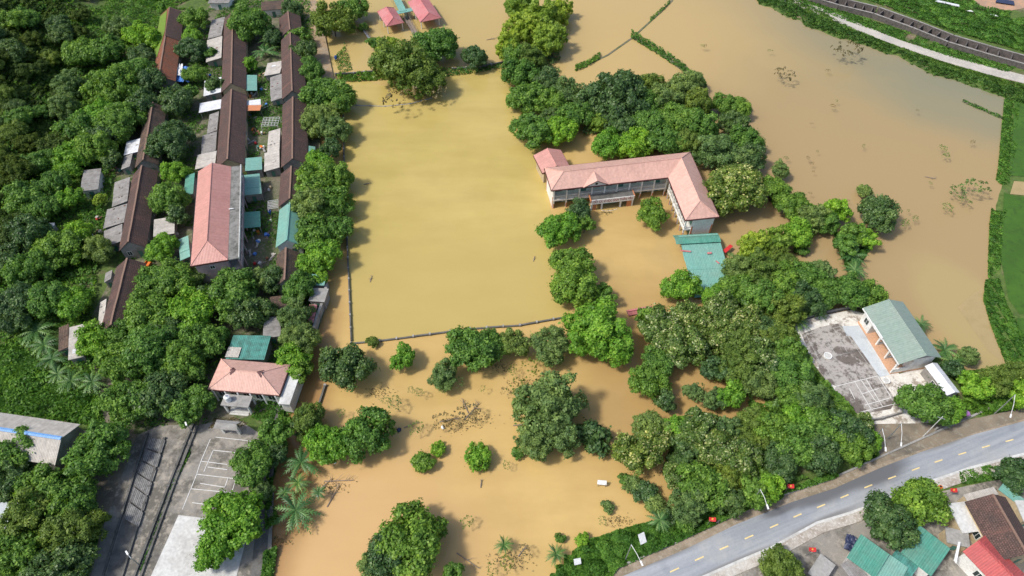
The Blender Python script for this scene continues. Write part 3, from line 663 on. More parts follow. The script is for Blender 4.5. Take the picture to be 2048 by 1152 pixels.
def shed(name, label, quad, zh, roof, wall='wall_grey', z0=None, group=None, cat='shed', open_=False, patches=0, stones=0, th=.08):
    "a sheet roof over low walls; zh = heights of the roof at the corners FL, FR, NR, NL"
    zm = sum(zh)/4; R = Rect(quad, zm); gz = LANDZ-.2 if z0 is None else z0
    root = empty(name, (R.c.x, R.c.y, max(gz, -1.2)), label, cat, group); s = ((-1,1),(1,1),(1,-1),(-1,-1))
    hz = lambda a, b: ((zh[0]*(1-a)/2+zh[1]*(1+a)/2)*(1+b)/2+(zh[3]*(1-a)/2+zh[2]*(1+a)/2)*(1-b)/2)
    mb = MB(); rr = random.Random(len(label)*31+int(quad[0][0])); nn = max(1, int(R.L/1.9)); 
    for i in range(nn):
        b0, b1 = -1+2*i/nn, -1+2*(i+1)/nn; dz = rr.uniform(-.03,.03)+(i % 2)*.025; e = rr.uniform(-.04,.04) if nn > 1 else 0
        mb.slab([R.p(-1-e,b1,hz(-1,b1)+dz), R.p(1,b1,hz(1,b1)+dz), R.p(1,b0,hz(1,b0)+dz), R.p(-1-e,b0,hz(-1,b0)+dz)], th)
    ro = mb.build('roof', MATS[roof], root)
    k = .88
    if open_:
        for a, b_ in s:
            pm = MB(); pm.bar(R.p(a*k,b_*k,gz), R.p(a*k,b_*k,hz(a*k,b_*k)-th-.02), .06); pm.build('post', MATS['steel'], root)
    else:
        wm = MB(); P = [R.p(a*k,b_*k,gz) for a, b_ in s]; T = [R.p(a*k,b_*k,hz(a*k,b_*k)-th-.04) for a, b_ in s]
        for i in range(4):
            j = (i+1) % 4; wm.face(P[j], P[i], T[i], T[j])
        wm.build('wall', MATS[wall], root)
        h = zm-gz; fr = (R.p(-k,-k,gz)+R.p(k,-k,gz))/2
        opening(root, fr+Z*.04, R.u, -R.v, min(.9, R.W*.5), h*.7, 'door', 'wood_grey', 'shutter', False)
    for i in range(stones):
        a, b_ = rr.uniform(-.85,.85), rr.uniform(-.85,.85); sm = MB(); sm.cbox(R.p(a,b_,hz(a,b_)+.04), rr.uniform(.2,.45), rr.uniform(.12,.25), .12, Vector((rr.uniform(-1,1),rr.uniform(-1,1),0)))
        sm.build('roof_weight', MATS[rr.choice(['brick_old','concrete','wood_grey'])], ro)
    for i in range(patches):
        a, b_ = rr.uniform(-.7,.5), rr.uniform(-.8,.6); da, db = rr.uniform(.25,.5), rr.uniform(.12,.3)
        pm = MB(); pm.slab([R.p(a,b_,hz(a,b_)+.09), R.p(a+da,b_,hz(a+da,b_)+.09), R.p(a+da,b_+db,hz(a+da,b_+db)+.09), R.p(a,b_+db,hz(a,b_+db)+.09)], .03)
        pm.build('roof_patch', MATS[rr.choice(['roof_pale','roof_grey','roof_white'])], ro)
    return root

# --- the long rows on the left
BR = 'long houses in rows in the village on the left'
gable('row_house', 'low long house with orange tiles and green moss, farthest up the left row', [(322,24),(368,32),(350,172),(299,160)], 3.0, 5.0, 'tile_brick', 'wall_grey', sag=.06, group=BR)
gable('row_house', 'narrow dark roofed house half hidden behind the round tree of the left row', [(296,214),(328,222),(320,336),(266,330)], 3.0, 4.9, 'tile_old', 'wall_grey', sag=.08, group=BR)
gable('row_house', 'long brown tiled house of the left row with three grey lean-tos on its left side', [(263,349),(320,343),(289,496),(241,501)], 3.2, 5.3, 'tile_brown', 'wall_grey', sag=.07, group=BR)
gable('row_house', 'long brown tiled house at the lower end of the left row, under trees', [(233,532),(293,528),(259,668),(203,658)], 3.2, 5.2, 'tile_brown', 'wall_grey', sag=.07, group=BR)
gable('row_house', 'long brown tiled house at the far end of the middle row beside pale tin lean-tos', [(449,36),(492,36),(493,183),(442,181)], 3.2, 5.3, 'tile_brown', 'wall_yellow', sag=.06, group=BR)
gable('row_house', 'brown tiled house of the middle row directly behind the big pink roofed block', [(444,195),(493,191),(490,331),(431,336)], 3.2, 5.3, 'tile_brown', 'wall_yellow', sag=.05, group=BR)
gable('row_house', 'short tiled house at the far end of the right row', [(557,36),(601,33),(605,70),(561,73)], 3.0, 4.8, 'tile_brown', 'wall_grey', sag=.06, group=BR)
gable('row_house', 'long brown tiled house, second from the far end of the right row', [(561,80),(607,76),(611,192),(565,200)], 3.2, 5.2, 'tile_brown', 'wall_grey', sag=.06, group=BR)
gable('row_house', 'long brown tiled house of the right row beside the white lattice pergola', [(567,209),(612,205),(618,323),(560,341)], 3.2, 5.2, 'tile_brown', 'wall_grey', sag=.06, group=BR)
gable('row_house', 'small brown house of the right row behind the teal roof, half under the big trees', [(561,348),(612,343),(610,408),(557,414)], 3.2, 5.1, 'tile_brown', 'wall_grey', sag=.06, group=BR)
gable('row_house', 'house of the right row with a clean teal sheet roof', [(559,420),(609,414),(604,490),(551,496)], 3.4, 5.2, 'roof_teal', 'wall_white', group=BR)
gable('row_house', 'short old brick tiled house below the teal roof of the right row', [(553,510),(600,506),(597,570),(550,574)], 3.0, 4.8, 'tile_old', 'wall_grey', sag=.08, group=BR)
def mossy_strip():
    R = Rect([(322,24),(368,32),(350,172),(299,160)], 3.0)
    house = [o for o in C.objects if o.get('label', '').startswith('low long house with orange')][0]; ro = [c for c in house.children if c.name.startswith('roof')][0]
    mb = MB(); mb.slab([R.p(-1.01,.95,3.1), R.p(-.25,.95,4.62), R.p(-.12,.3,4.85), R.p(-.55,-.35,4.0), R.p(-.98,-.35,3.14)], .05); mb.build('moss_patch', MATS['moss'], ro)
    m2 = MB(); m2.slab([R.p(0.0,1.0,5.13), R.p(1.01,1.0,3.12), R.p(1.01,.1,3.12), R.p(0,.1,5.13)], .05); m2.build('old_tiles', MATS['tile_brown'], ro)
plaster('moss', (.16,.26,.03), (.07,.12,.02), .7, .95, 2.0); mossy_strip()

LG = 'grey lean-to roofs along the village rows'
shed('lean_to', 'weathered grey sheet lean-to on the left of the middle row, farthest up the photo', [(424,42),(449,32),(446,72),(412,76)], [2.7,3.3,3.3,2.6], 'roof_grey', group=LG, stones=3)
shed('lean_to', 'pale grey lean-to with sagging sheets beside the middle row, just below the topmost one', [(413,78),(446,74),(443,120),(411,120)], [2.5,3.2,3.2,2.5], 'roof_pale', group=LG, patches=1, stones=2)
shed('lean_to', 'bright white sheet lean-to left of the middle row, near its dark gap', [(409,160),(443,156),(443,186),(406,190)], [2.5,3.0,3.0,2.5], 'roof_white', group=LG)
shed('lean_to', 'clean white canopy sticking out left of the middle row below the dark gap', [(399,205),(445,200),(443,218),(397,224)], [2.7,3.1,3.1,2.6], 'roof_white', group=LG, open_=True)
shed('lean_to', 'grey lean-to in shade left of the middle row, behind the pink roofed block', [(419,228),(438,224),(436,262),(412,266)], [2.5,3.1,3.1,2.5], 'roof_grey', group=LG, stones=2)
shed('lean_to', 'grey lean-to with a rusty edge touching the far left corner of the pink roofed block', [(405,270),(434,264),(433,302),(400,308)], [2.5,3.1,3.1,2.5], 'roof_grey', group=LG, patches=1, stones=3)
shed('lean_to', 'striped green and grey lean-to directly behind the pink roofed block', [(396,308),(433,304),(432,332),(388,336)], [2.4,3.0,3.0,2.4], 'roof_pale', group=LG)
shed('lean_to', 'grey patched lean-to with a loose white sheet, upper one of three on the left row', [(228,362),(262,357),(256,404),(222,412)], [2.4,3.1,3.1,2.3], 'roof_grey', group=LG, patches=1, stones=3)
shed('lean_to', 'broad grey lean-to with a ragged edge, middle one of three on the left row', [(212,420),(257,406),(250,446),(204,456)], [2.3,3.1,3.1,2.3], 'roof_grey', group=LG, stones=4)
shed('lean_to', 'pale grey lean-to, lowest of three on the left row above the leafy tree', [(204,460),(249,450),(243,496),(208,480)], [2.3,3.1,3.0,2.3], 'roof_grey', group=LG, stones=2)
shed('lean_to', 'small grey lean-to below a low gable at the head of the last left row house', [(210,546),(226,540),(224,560),(206,562)], [2.3,2.9,2.9,2.2], 'roof_grey', group=LG)
shed('lean_to', 'grey striped lean-to among bushes left of the last house of the left row', [(198,604),(215,598),(209,652),(194,648)], [2.3,2.9,2.9,2.2], 'roof_pale', group=LG, stones=2)
shed('lean_to', 'bright metal sheet lean-to with a rusty edge behind the narrow dark roofed house', [(249,287),(290,272),(282,300),(246,312)], [2.4,3.0,3.0,2.4], 'roof_white', group=LG, patches=1)
shed('lean_to', 'low grey lean-to beside the narrow dark roofed house, next to bushes', [(248,312),(266,308),(262,332),(240,340)], [2.2,2.8,2.8,2.2], 'roof_grey', group=LG)
shed('lean_to', 'small grey lean-to on the far left house with the orange tiles', [(283,124),(301,124),(298,150),(281,150)], [2.2,2.7,2.7,2.2], 'roof_pale', group=LG)
shed('lean_to', 'pale lean-to with a white sheet on the left of the right row, below the palms', [(538,124),(564,124),(564,146),(524,152)], [2.4,3.0,3.0,2.4], 'roof_pale', group=LG, patches=1)
shed('lean_to', 'grey stained lean-to on the left of the right row, above a row of railings', [(539,152),(564,150),(566,196),(541,202)], [2.4,3.0,3.0,2.4], 'roof_grey', group=LG, stones=3)
shed('lean_to', 'pale striped lean-to on the left of the right row, beside the vegetable pergola', [(537,262),(561,258),(560,300),(533,304)], [2.4,3.0,3.0,2.4], 'roof_pale', group=LG, stones=3)
shed('lean_to', 'pale lean-to just right of the small teal roof behind the pink block', [(527,304),(560,300),(559,336),(528,342)], [2.4,3.0,3.0,2.4], 'roof_pale', group=LG, patches=1)
shed('canopy', 'small canopy with an orange cloth lying on it, right of the middle row', [(492,200),(521,200),(522,219),(492,221)], [2.7,2.6,2.6,2.7], 'roof_white', open_=True)
o_ = MB(); R_ = Rect([(492,210),(522,210),(522,220),(492,222)], 2.85); o_.slab([R_.p(-.95,1,2.86),R_.p(.95,1,2.80),R_.p(.95,-1,2.80),R_.p(-.95,-1,2.86)], .03); tag(o_.build('cloth', MATS['orange_paint']), 'faded orange cloth on the small canopy right of the middle row', 'cloth')
TG = 'small teal and green sheet roofs in the village'
shed('awning', 'small teal awning on the right of the far middle row house, near the white lean-to', [(493,150),(513,150),(514,181),(492,181)], [3.0,2.6,2.6,3.0], 'roof_teal', group=TG, open_=True)
shed('awning', 'square pale teal roof just behind the pink roofed block', [(490,316),(523,314),(524,340),(490,341)], [3.0,2.7,2.7,3.0], 'roof_teal', group=TG)
shed('awning', 'tall teal roof beside the far right corner of the pink roofed block', [(481,350),(521,348),(521,388),(489,390)], [3.3,2.9,2.9,3.3], 'roof_teal', group=TG, patches=0)
shed('awning', 'square green awning half way along the right side of the pink roofed block', [(481,424),(520,423),(520,455),(482,455)], [3.3,2.8,2.8,3.3], 'roof_green', group=TG, open_=True)
shed('awning', 'dark green awning on the left side of the pink roofed block, behind the trees', [(371,350),(390,347),(387,388),(366,392)], [2.8,3.2,3.2,2.8], 'roof_green', group=TG)
shed('awning', 'pale blue green sheet roof at the lower left side of the pink roofed block', [(352,476),(381,474),(378,522),(362,512)], [2.7,3.2,3.2,2.7], 'roof_teal', group=TG)
shed('awning', 'narrow teal strip roof on the pond side of the right village row', [(618,292),(630,293),(629,320),(617,322)], [3.0,2.6,2.6,3.0], 'roof_teal', group=TG)
shed('shed', 'pale sheet roof between the left row and the trees beside the pink roofed block', [(308,434),(349,438),(348,474),(307,466)], [2.8,2.6,2.6,2.8], 'roof_pale')
shed('shed', 'small concrete shed with pale walls among bushes, left of the village', [(168,340),(202,337),(195,380),(161,381)], [3.0,2.8,2.8,3.0], 'roof_grey', 'wall_white', th=.12)
shed('shed', 'tiny shed with a bright tin sheet in the thicket on the left', [(97,446),(108,446),(104,472),(88,476)], [2.6,2.4,2.4,2.6], 'roof_white')
shed('shed', 'shed with a patched white and orange striped roof beside the banana plants', [(142,652),(165,650),(170,716),(134,718)], [2.9,2.8,2.8,3.0], 'roof_pale', patches=2)
shed('shed', 'old shed with a ragged brownish sheet roof left of the banana plants, half under leaves', [(114,652),(142,652),(134,700),(118,696)], [2.6,2.9,2.9,2.4], 'tile_old')
shed('shed', 'beige sheet roofed shed in shade between the trees above the hip roofed gatehouse', [(528,634),(562,634),(560,676),(527,672)], [2.9,2.7,2.7,2.9], 'roof_grey', 'wall_grey')
shed('shed', 'dark low shed squeezed between the brick tiled house and the trees by the lane', [(537,592),(600,590),(598,612),(541,624)], [2.6,2.6,2.5,2.5], 'tile_old', 'wall_grey')
shed('shed', 'flat grey roofed shed at the bend of the lane by the flooded street', [(628,577),(655,576),(653,599),(612,606)], [2.7,2.7,2.6,2.6], 'concrete', 'wall_grey')
shed('shed', 'ruined shed with streaked reddish sheets beside the flooded street', [(620,612),(634,608),(626,648),(611,640)], [2.6,2.4,2.2,2.4], 'roof_redpale', 'wall_grey', stones=3)
shed('shed', 'green teal strip roof under the big pond side trees', [(592,545),(652,552),(650,568),(600,572)], [2.7,2.7,2.6,2.6], 'roof_teal', 'wall_grey')
shed('shed', 'large stained green sheet roof behind the pink hip roofed gatehouse', [(470,672),(543,671),(527,720),(449,716)], [3.2,3.2,3.0,3.0], 'roof_greenstain', 'wall_grey')
o_ = MB(); R_ = Rect([(457,694),(481,695),(478,715),(450,714)], 3.2); o_.slab([R_.p(-1,1,3.25),R_.p(1,1,3.25),R_.p(1,-1,3.2),R_.p(-1,-1,3.2)], .03); tag(o_.build('roof_sheet', MATS['roof_pale']), 'pale replacement sheet lying on the stained green roof', 'roof sheet')
# blue tarpaulin beside the orange tiled house
def tarp(name, label, quad, z, mat, n=9, amp=.25):
    R = Rect(quad, z); rr = random.Random(5); g = [[R.p(-1+2*i/n+rr.uniform(-.08,.08), -1+2*j/n+rr.uniform(-.08,.08), z+rr.uniform(-amp,amp)-.25*abs(-1+2*i/n)) for i in range(n+1)] for j in range(n+1)]
    mb = MB()
    for j in range(n):
        for i in range(n): mb.slab([g[j][i], g[j][i+1], g[j+1][i+1], g[j+1][i]], .02)
    return tag(mb.build(name, MATS[mat]), label, 'tarpaulin')
tarp('tarpaulin', 'crumpled blue tarpaulin beside the orange tiled house', [(354,132),(380,134),(378,162),(350,162)], 2.4, 'tarp_blue')
tarp('tarpaulin', 'crumpled white sheet lying beside the blue tarpaulin', [(352,128),(366,128),(362,150),(350,150)], 2.75, 'white_paint', 6)

# --- hip roofs
def hip(name, label, quad, ze, zr, hin, roof, wall, cat='building', z0=None, oh=.5, hips=(True, True), axis='v', group=None, fascia='trim_maroon'):
    R = Rect(quad, ze); gz = LANDZ-.2 if z0 is None else z0
    root = empty(name, (R.c.x, R.c.y, max(gz, -1.2)), label, cat, group)
    if axis == 'v': U, V, W, L = R.u, R.v, R.W, R.L
    else: U, V, W, L = R.v, -R.u, R.L, R.W
    P = lambda a, b, z: Vector((R.c.x+U.x*a+V.x*b, R.c.y+U.y*a+V.y*b, z)); w2, l2 = W/2, L/2
    n0 = -l2+(hin if hips[0] else 0); n1 = l2-(hin if hips[1] else 0)
    A, B, C_, D = P(-w2,l2,ze), P(w2,l2,ze), P(w2,-l2,ze), P(-w2,-l2,ze); K0, K1 = P(0,n0,zr), P(0,n1,zr)
    mb = MB(); th = .1
    mb.slab([A, D, K0, K1], th); mb.slab([C_, B, K1, K0], th)
    if hips[0]: mb.slab([D, C_, K0], th)
    if hips[1]: mb.slab([B, A, K1], th)
    ro = mb.build('roof', MATS[roof], root)
    cm = MB(); up = Z*.07
    cm.bar(K0+up*.3, K1+up*.3, .09)
    for on, k, es in ((hips[0], K0, (C_, D)), (hips[1], K1, (A, B))):
        if on:
            for e in es: cm.bar(k+up*.3, e+up*.3, .08)
    cm.build('ridge_cap', MATS[roof], ro)
    if fascia:
        fm = MB()
        for p, q in ((A, B), (B, C_), (C_, D), (D, A)):
            d_ = (q-p).normalized(); nn = Vector((-d_.y, d_.x, 0)); fm.box(p-Z*.32+nn*.03-d_*.03, q-p+d_*.06, nn*.06, Z*.26)
        fm.build('fascia', MATS[fascia], root)
    wm = MB(); k = oh; o = P(-w2+k,-l2+k,gz); wm.box(o, U*(W-2*k), V*(L-2*k), Z*(ze-.12-gz)); wm.build('wall', MATS[wall], root)
    return root, P, U, V, W, L
pb, P, U, V, W, L = hip('apartment_block', 'big two storey block with a long pink sheet roof in the middle of the village', [(396,341),(463,335),(455,522),(382,529)], 6.6, 8.3, 4.0, 'roof_pink_deep', 'wall_pink', hips=(True, False))
def pink_block():
    w2, l2 = W/2, L/2
    # concrete gallery roof along the right side
    mb = MB(); a = P(w2+.02,-l2,6.35); mb.box(a, U*1.9, V*(L), Z*.22); mb.build('gallery_roof', MATS['slab_mossy'], pb)
    mb = MB(); mb.box(P(w2+1.92,-l2,6.2), U*.14, V*L, Z*.62); mb.build('parapet', MATS['concrete_pale'], pb)
    mb = MB(); mb.box(P(w2-.4,-l2+.3,3.3), U*2.2, V*(L-.6), Z*.2); mb.build('gallery_floor', MATS['concrete'], pb)
    n = 8
    for i in range(n+1):
        y = -l2+.3+(L-.7)*i/n; m_ = MB(); m_.box(P(w2+1.55,y,.3), U*.22, V*.22, Z*3.0); m_.box(P(w2+1.55,y,3.5), U*.22, V*.22, Z*2.84); m_.build('column', MATS['wall_pink'], pb)
    m_ = MB(); m_.box(P(w2+1.6,-l2+.55,3.5), U*.08, V*(L-1.1), Z*.9); m_.build('railing', MATS['wall_pink'], pb)
    for i in range(n):
        y = -l2+.3+(L-.7)*(i+.5)/n
        for z in (.5, 3.6): opening(pb, P(w2-.5,y,z), V, U, 1.1, 2.0, 'door' if i % 2 else 'window', 'white_paint', 'glass_dark', False)
        for z in (1.6, 4.6): opening(pb, P(-w2+.5,y,z), V, -U, 1.2, 1.1)
    opening(pb, P(0,-l2+.5,4.4), U, -V, .9, .9)
    m_ = MB(); m_.box(P(w2-.1,0,6.75), U*.9, V*.16, Z*.16); m_.build('pipe', MATS['white_paint'], pb)
    m_ = MB(); m_.box(P(-w2-.14,-l2,6.3), U*.12, V*L, Z*.28); m_.build('gutter', MATS['dark'], pb)
pink_block()
gh, P, U, V, W, L = hip('gatehouse', 'single storey office with a pink hip roof above the lower left yard', [(442,718),(578,729),(560,791),(416,778)], 3.9, 5.6, 3.6, 'roof_pink', 'wall_green', axis='u')
def gate_house():
    R = Rect([(442,718),(578,729),(560,791),(416,778)], 3.9); w2, l2 = R.W/2, R.L/2; q = R.q
    for i in range(6):
        x_ = -w2+.6+(R.W-1.4)*i/5; m_ = MB(); m_.box(q(x_,-l2-.15,.2), R.u*.22, R.v*.22, Z*3.55); m_.build('column', MATS['white_paint'], gh)
        if i < 5: opening(gh, q(x_+(R.W-1.4)/10,-l2+.5,1.2), R.u, -R.v, 1.3, 1.5)
    m_ = MB(); m_.box(q(w2+.08,-l2-1.2,3.1), R.u*1.9, R.v*(R.L+.6), Z*.22); m_.build('side_slab', MATS['concrete_pale'], gh)
    m_ = MB(); m_.box(q(w2+.3,-l2-.9,.2), R.u*1.5, R.v*(R.L), Z*2.85); m_.build('side_room', MATS['wall_white'], gh)
    # small dormer vents at both ends of the ridge
    for s in (-1, 1):
        c_ = q(s*(w2-3.4), 0, 5.05); m_ = MB(); a = c_-R.v*.9; b_ = c_+R.v*.9; t = c_+Z*.62; e = c_+R.u*s*(-.3)+Z*.55
        m_.face(a, b_, t) if s > 0 else m_.face(b_, a, t)
        m_.slab([a+R.u*s*.15, t+R.u*s*.15+Z*.06, t-R.u*s*.8+Z*.06], .05); m_.slab([b_+R.u*s*.15, t+R.u*s*.15+Z*.06, t-R.u*s*.8+Z*.06], .05); m_.build('vent_gable', MATS['trim_maroon'], gh)
    m_ = MB()
    for k in range(5): m_.box(q(-2.6,-l2-1.0-.35*k,.2), R.u*3.2, -R.v*.35, Z*(.75-.15*k))
    m_.build('steps', MATS['concrete_pale'], gh)
    m_ = MB(); m_.box(q(-3.2,-l2-2.3,3.0), R.u*4.6, R.v*2.1, Z*.2)
    m_.build('porch_slab', MATS['concrete'], gh)
    for a in (-3.0, .9):
        m_ = MB(); m_.box(q(a,-l2-2.1,.2), R.u*.3, R.v*.3, Z*2.78); m_.build('porch_column', MATS['white_paint'], gh)
    g = R.q(-.9,-l2-5.6,.35); gt = empty('gate', g, 'small ornate entrance gate with grey roof in front of the hip roofed office', 'gate')
    for a in (-1.3, 1.3):
        m_ = MB(); m_.box(g+R.u*(a-.2)-R.v*.2, R.u*.4, R.v*.4, Z*2.6); m_.build('pillar', MATS['wall_white'], gt)
    m_ = MB(); m_.slab([g+R.u*-2-R.v*.8+Z*2.7, g+R.u*2-R.v*.8+Z*2.7, g+R.u*1.7+Z*3.3, g-R.u*1.7+Z*3.3], .08); m_.slab([g+R.u*-2+R.v*.8+Z*2.7, g+R.u*2+R.v*.8+Z*2.7, g+R.u*1.7+Z*3.3, g-R.u*1.7+Z*3.3], .08); m_.build('roof', MATS['concrete'], gt)
    m_ = MB(); m_.box(g-R.u*1.1-R.v*.1+Z*2.2, R.u*2.2, R.v*.2, Z*.4); m_.build('beam', MATS['trim_maroon'], gt)
    tk = empty('water_tank', q(-2.2,-l2-1.3,3.2), 'upright white water tank on the porch of the hip roofed office', 'tank')
    m_ = MB(); m_.cyl(q(-2.2,-l2-1.3,3.2), .5, 1.1, 18); m_.cyl(q(-2.2,-l2-1.3,4.3), .5, .25, 18, .15); m_.build('drum', MATS['white_paint'], tk)
    m_ = MB(); m_.cyl(q(-2.2,-l2-1.3,4.55), .16, .1, 12); m_.build('lid', MATS['steel'], tk)
gate_house()
gable('warehouse', 'big pale sheet roofed hall with a blue ridge at the lower left edge', [(0,824),(158,849),(113,930),(-62,905)], 4.2, 6.2, 'roof_pale', 'wall_grey', axis='u', oh=.3, cat='warehouse', cap=False)
def blue_ridge():
    R = Rect([(0,824),(158,849),(113,930),(-62,905)], 4.2); wh = [o for o in C.objects if o.name.startswith('warehouse')][0]; ro = [c for c in wh.children if c.name.startswith('roof')][0]
    m_ = MB(); m_.slab([R.q(-R.W/2,.30,6.26), R.q(R.W/2,.30,6.26), R.q(R.W/2,0,6.34), R.q(-R.W/2,0,6.34)], .05); m_.slab([R.q(-R.W/2,-.30,6.26), R.q(R.W/2,-.30,6.26), R.q(R.W/2,0,6.34), R.q(-R.W/2,0,6.34)], .05); m_.build('ridge_cap', MATS['roof_blue'], ro)
blue_ridge()
shed('shed', 'blue grey concrete roof peeping out from the trees at the left edge, near the bottom', [(-25,1004),(40,1006),(36,1056),(-30,1062)], [3,3,2.9,2.9], 'court_blue', 'wall_grey', th=.15)

# --- the flooded school
def school():
    ze = 5.6; zr = 7.7
    A, B, Cc, D, E, F = [G(*q, ze) for q in ((1089,336),(1103,380.5),(1336.5,354.5),(1371,440),(1438,433),(1380,304))]
    R1, R2, R3 = G(1127,343,zr), G(1363,316,zr), G(1400,402,zr)
    root = empty('school', (0.5*(B.x+Cc.x), B.y, -1.1), 'flooded two storey school with pale pink roof and slogan over its portico', 'school')
    u = (Cc-B).normalized(); n = Vector((u.y, -u.x, 0)); wv = (D-Cc).normalized(); wn_ = Vector((wv.y, -wv.x, 0))
    if wn_.x > 0: wn_ = -wn_
    mb = MB(); th = .12
    mb.slab([B, Cc, R2, R1], th); mb.slab([A, B, R1], th); mb.slab([A, R1, R2, F], th); mb.slab([Cc, D, R3, R2], th); mb.slab([D, E, R3], th); mb.slab([E, F, R2, R3], th)
    ro = mb.build('roof', MATS['roof_pink'], root)
    cm = MB()
    for p, q in ((R1,R2),(R2,R3),(R1,A),(R1,B),(R3,D),(R3,E),(R2,F)): cm.bar(p+Z*.03, q+Z*.03, .09)
    cm.build('ridge_cap', MATS['roof_pink'], ro)
    fm = MB()
    for p, q in ((A,B),(B,Cc),(Cc,D),(D,E),(E,F),(F,A)):
        d_ = (q-p).normalized(); nn = Vector((d_.y, -d_.x, 0)); fm.box(p-Z*.30+nn*.02, q-p, nn*.10, Z*.24)
    fm.build('fascia', MATS['trim_maroon'], root)
    sm = MB(); sm.slab([A-Z*.30, B-Z*.30, Cc-Z*.30, F-Z*.30], .06); sm.slab([Cc-Z*.30, D-Z*.30, E-Z*.30, F-Z*.30], .06); sm.build('ceiling', MATS['wall_white'], root)
    zb = -1.1; zs = 2.35
    def facade(P0, P1, nrm, nb, skip=None, inset=.45, depth=1.7, endcap=True):
        d_ = (P1-P0).normalized(); Lg = (P1-P0).length; o = P0-nrm*inset; o.z = 0
        at = lambda s, dn, z: o+d_*s-nrm*dn+Z*z
        wm = MB(); wm.box(at(0, depth, zb), d_*Lg, -nrm*.2, Z*(5.25-zb)); wm.build('wall', MATS['wall_green'], root)
        m_ = MB(); m_.box(at(0, -.08, zs-.32), d_*Lg, -nrm*(depth+.078), Z*.32); m_.build('gallery_floor', MATS['wall_white'], root)
        m_ = MB(); m_.box(at(0, .02, 4.95), d_*Lg, -nrm*.22, Z*.3); m_.build('beam', MATS['wall_white'], root)
        for i in range(nb+1):
            s = .1+(Lg-.4)*i/nb; m_ = MB(); m_.box(at(s, -.03, zb), d_*.26, -nrm*.28, Z*(zs-.3-zb)); m_.box(at(s, -.03, zs), d_*.26, -nrm*.28, Z*(4.95-zs)); m_.build('column', MATS['wall_white'], root)
            m_ = MB(); m_.box(at(s+.02, -.045, zb), d_*.22, nrm*.02, Z*(1.3-zb)); m_.build('column_paint', MATS['orange_paint'], root)
        bw = (Lg-.4)/nb
        for i in range(nb):
            s = .1+bw*i+.26; w_ = bw-.26
            m_ = MB(); m_.box(at(s+.002, .05, zs+.85), d_*(w_-.004), -nrm*.1, Z*.1); m_.box(at(s+.002, .06, zs+.15), d_*(w_-.004), -nrm*.06, Z*.06)
            for k in range(9): m_.box(at(s+(k+.5)*w_/9, .08, zs+.21), d_*.04, -nrm*.04, Z*.64)
            m_.build('railing', MATS['wall_white'], root)
            c_ = s+w_/2
            for z in (0.02, 3.05):
                if (i+int(z)) % 3 == 2: opening(root, at(c_, depth, max(z-.6, zs+.01 if z > 1 else -.9)), d_, nrm, 1.1, 2.2, 'door', 'shutter', 'shutter', False)
                else: opening(root, at(c_, depth, z), d_, nrm, 1.55, 1.35, 'window', 'shutter', 'glass_dark')
    facade(B+u*.5, Cc-u*.0+u*.3, n, 9); facade(Cc+wv*.2, D-wv*.55, wn_, 6)
    # body behind the galleries
    bm = MB(); back = (F-A).normalized()
    def solid(pts, z0, z1, name, mat):
        m_ = MB(); P_ = [Vector((p.x, p.y, z0)) for p in pts]
        ar = sum((P_[i].x*P_[(i+1)%len(P_)].y-P_[(i+1)%len(P_)].x*P_[i].y) for i in range(len(P_)))
        if ar < 0: P_ = P_[::-1]
        T = [p+Z*(z1-z0) for p in P_]
        for i in range(len(P_)):
            j = (i+1) % len(P_); m_.face(P_[i], P_[j], T[j], T[i])
        return m_.build(name, MATS[mat], root)
    ib = -n*2.36; iw = -wn_*2.36
    e = (E-D).normalized()
    solid([B+u*.5+ib, A+u*.45-(A-B).normalized()*.5, F-u*.6-(A-B).normalized()*.6, E-e*.55-wv*.55, D+iw-wv*.55, Cc+iw+ib*1.02], zb, 5.27, 'back_wall', 'wall_white')
    # white end walls with orange corner piers
    def endwall(p, q, nrm, piers=True):
        q = q.copy(); p = p.copy(); p.z = q.z = zb; d_ = (q-p).normalized(); m_ = MB(); m_.box(p-nrm*.5, d_*(q-p).length, -nrm*.2, Z*(5.27-zb)); m_.build('end_wall', MATS['wall_white'], root)
        if piers:
            for s in (.0, (q-p).length-.3):
                m_ = MB(); m_.box(p-nrm*.49+d_*s, d_*.3, nrm*.05, Z*(3.0-zb)); m_.build('corner_pier', MATS['orange_paint'], root)
    ne = Vector((e.y, -e.x, 0)); 
    if ne.y > 0: ne = -ne
    endwall(D+e*1.9, E-e*.5, ne); na = -u; endwall(B+(A-B).normalized()*.5, A-(A-B).normalized()*.5, na)
    # pediment over the middle of the front
    s0 = B.lerp(Cc, .272); s1 = B.lerp(Cc, .486); mid = (s0+s1)/2+n*.12; hh = 1.35; w_ = (s1-s0).length/2
    m_ = MB(); a, b_, t = mid-u*w_, mid+u*w_, mid+Z*hh; m_.face(a, b_, t); m_.build('pediment', MATS['wall_white'], root)
    bk = t-n*3.2; bk.z = zr-.35
    m_ = MB(); ov = n*.25; m_.slab([a+ov-u*.2, t+ov+Z*.12, bk+Z*.05, a-n*.35], .09); m_.slab([b_+ov+u*.2, t+ov+Z*.12, bk+Z*.05, b_-n*.35], .09); pr = m_.build('pediment_roof', MATS['roof_pink'], root)
    m_ = MB(); m_.bar(a+ov*1.1-u*.2-Z*.02, t+ov*1.1+Z*.10, .07); m_.bar(b_+ov*1.1+u*.2-Z*.02, t+ov*1.1+Z*.10, .07); m_.bar(a+ov*.8-Z*.05, b_+ov*.8-Z*.05, .07); m_.build('pediment_trim', MATS['trim_maroon'], root)
    m_ = MB(); c_ = mid+Z*.55+n*.02; m_.bar(c_, c_+n*.04, .28, .28, 18); m_.build('round_vent', MATS['dark'], root)
    # portico with the slogan
    pa = B.lerp(Cc, .335); pz = 2.75; pw = (Cc-B).length*.37; o = pa.copy(); o.z = 0; o = o-n*.40
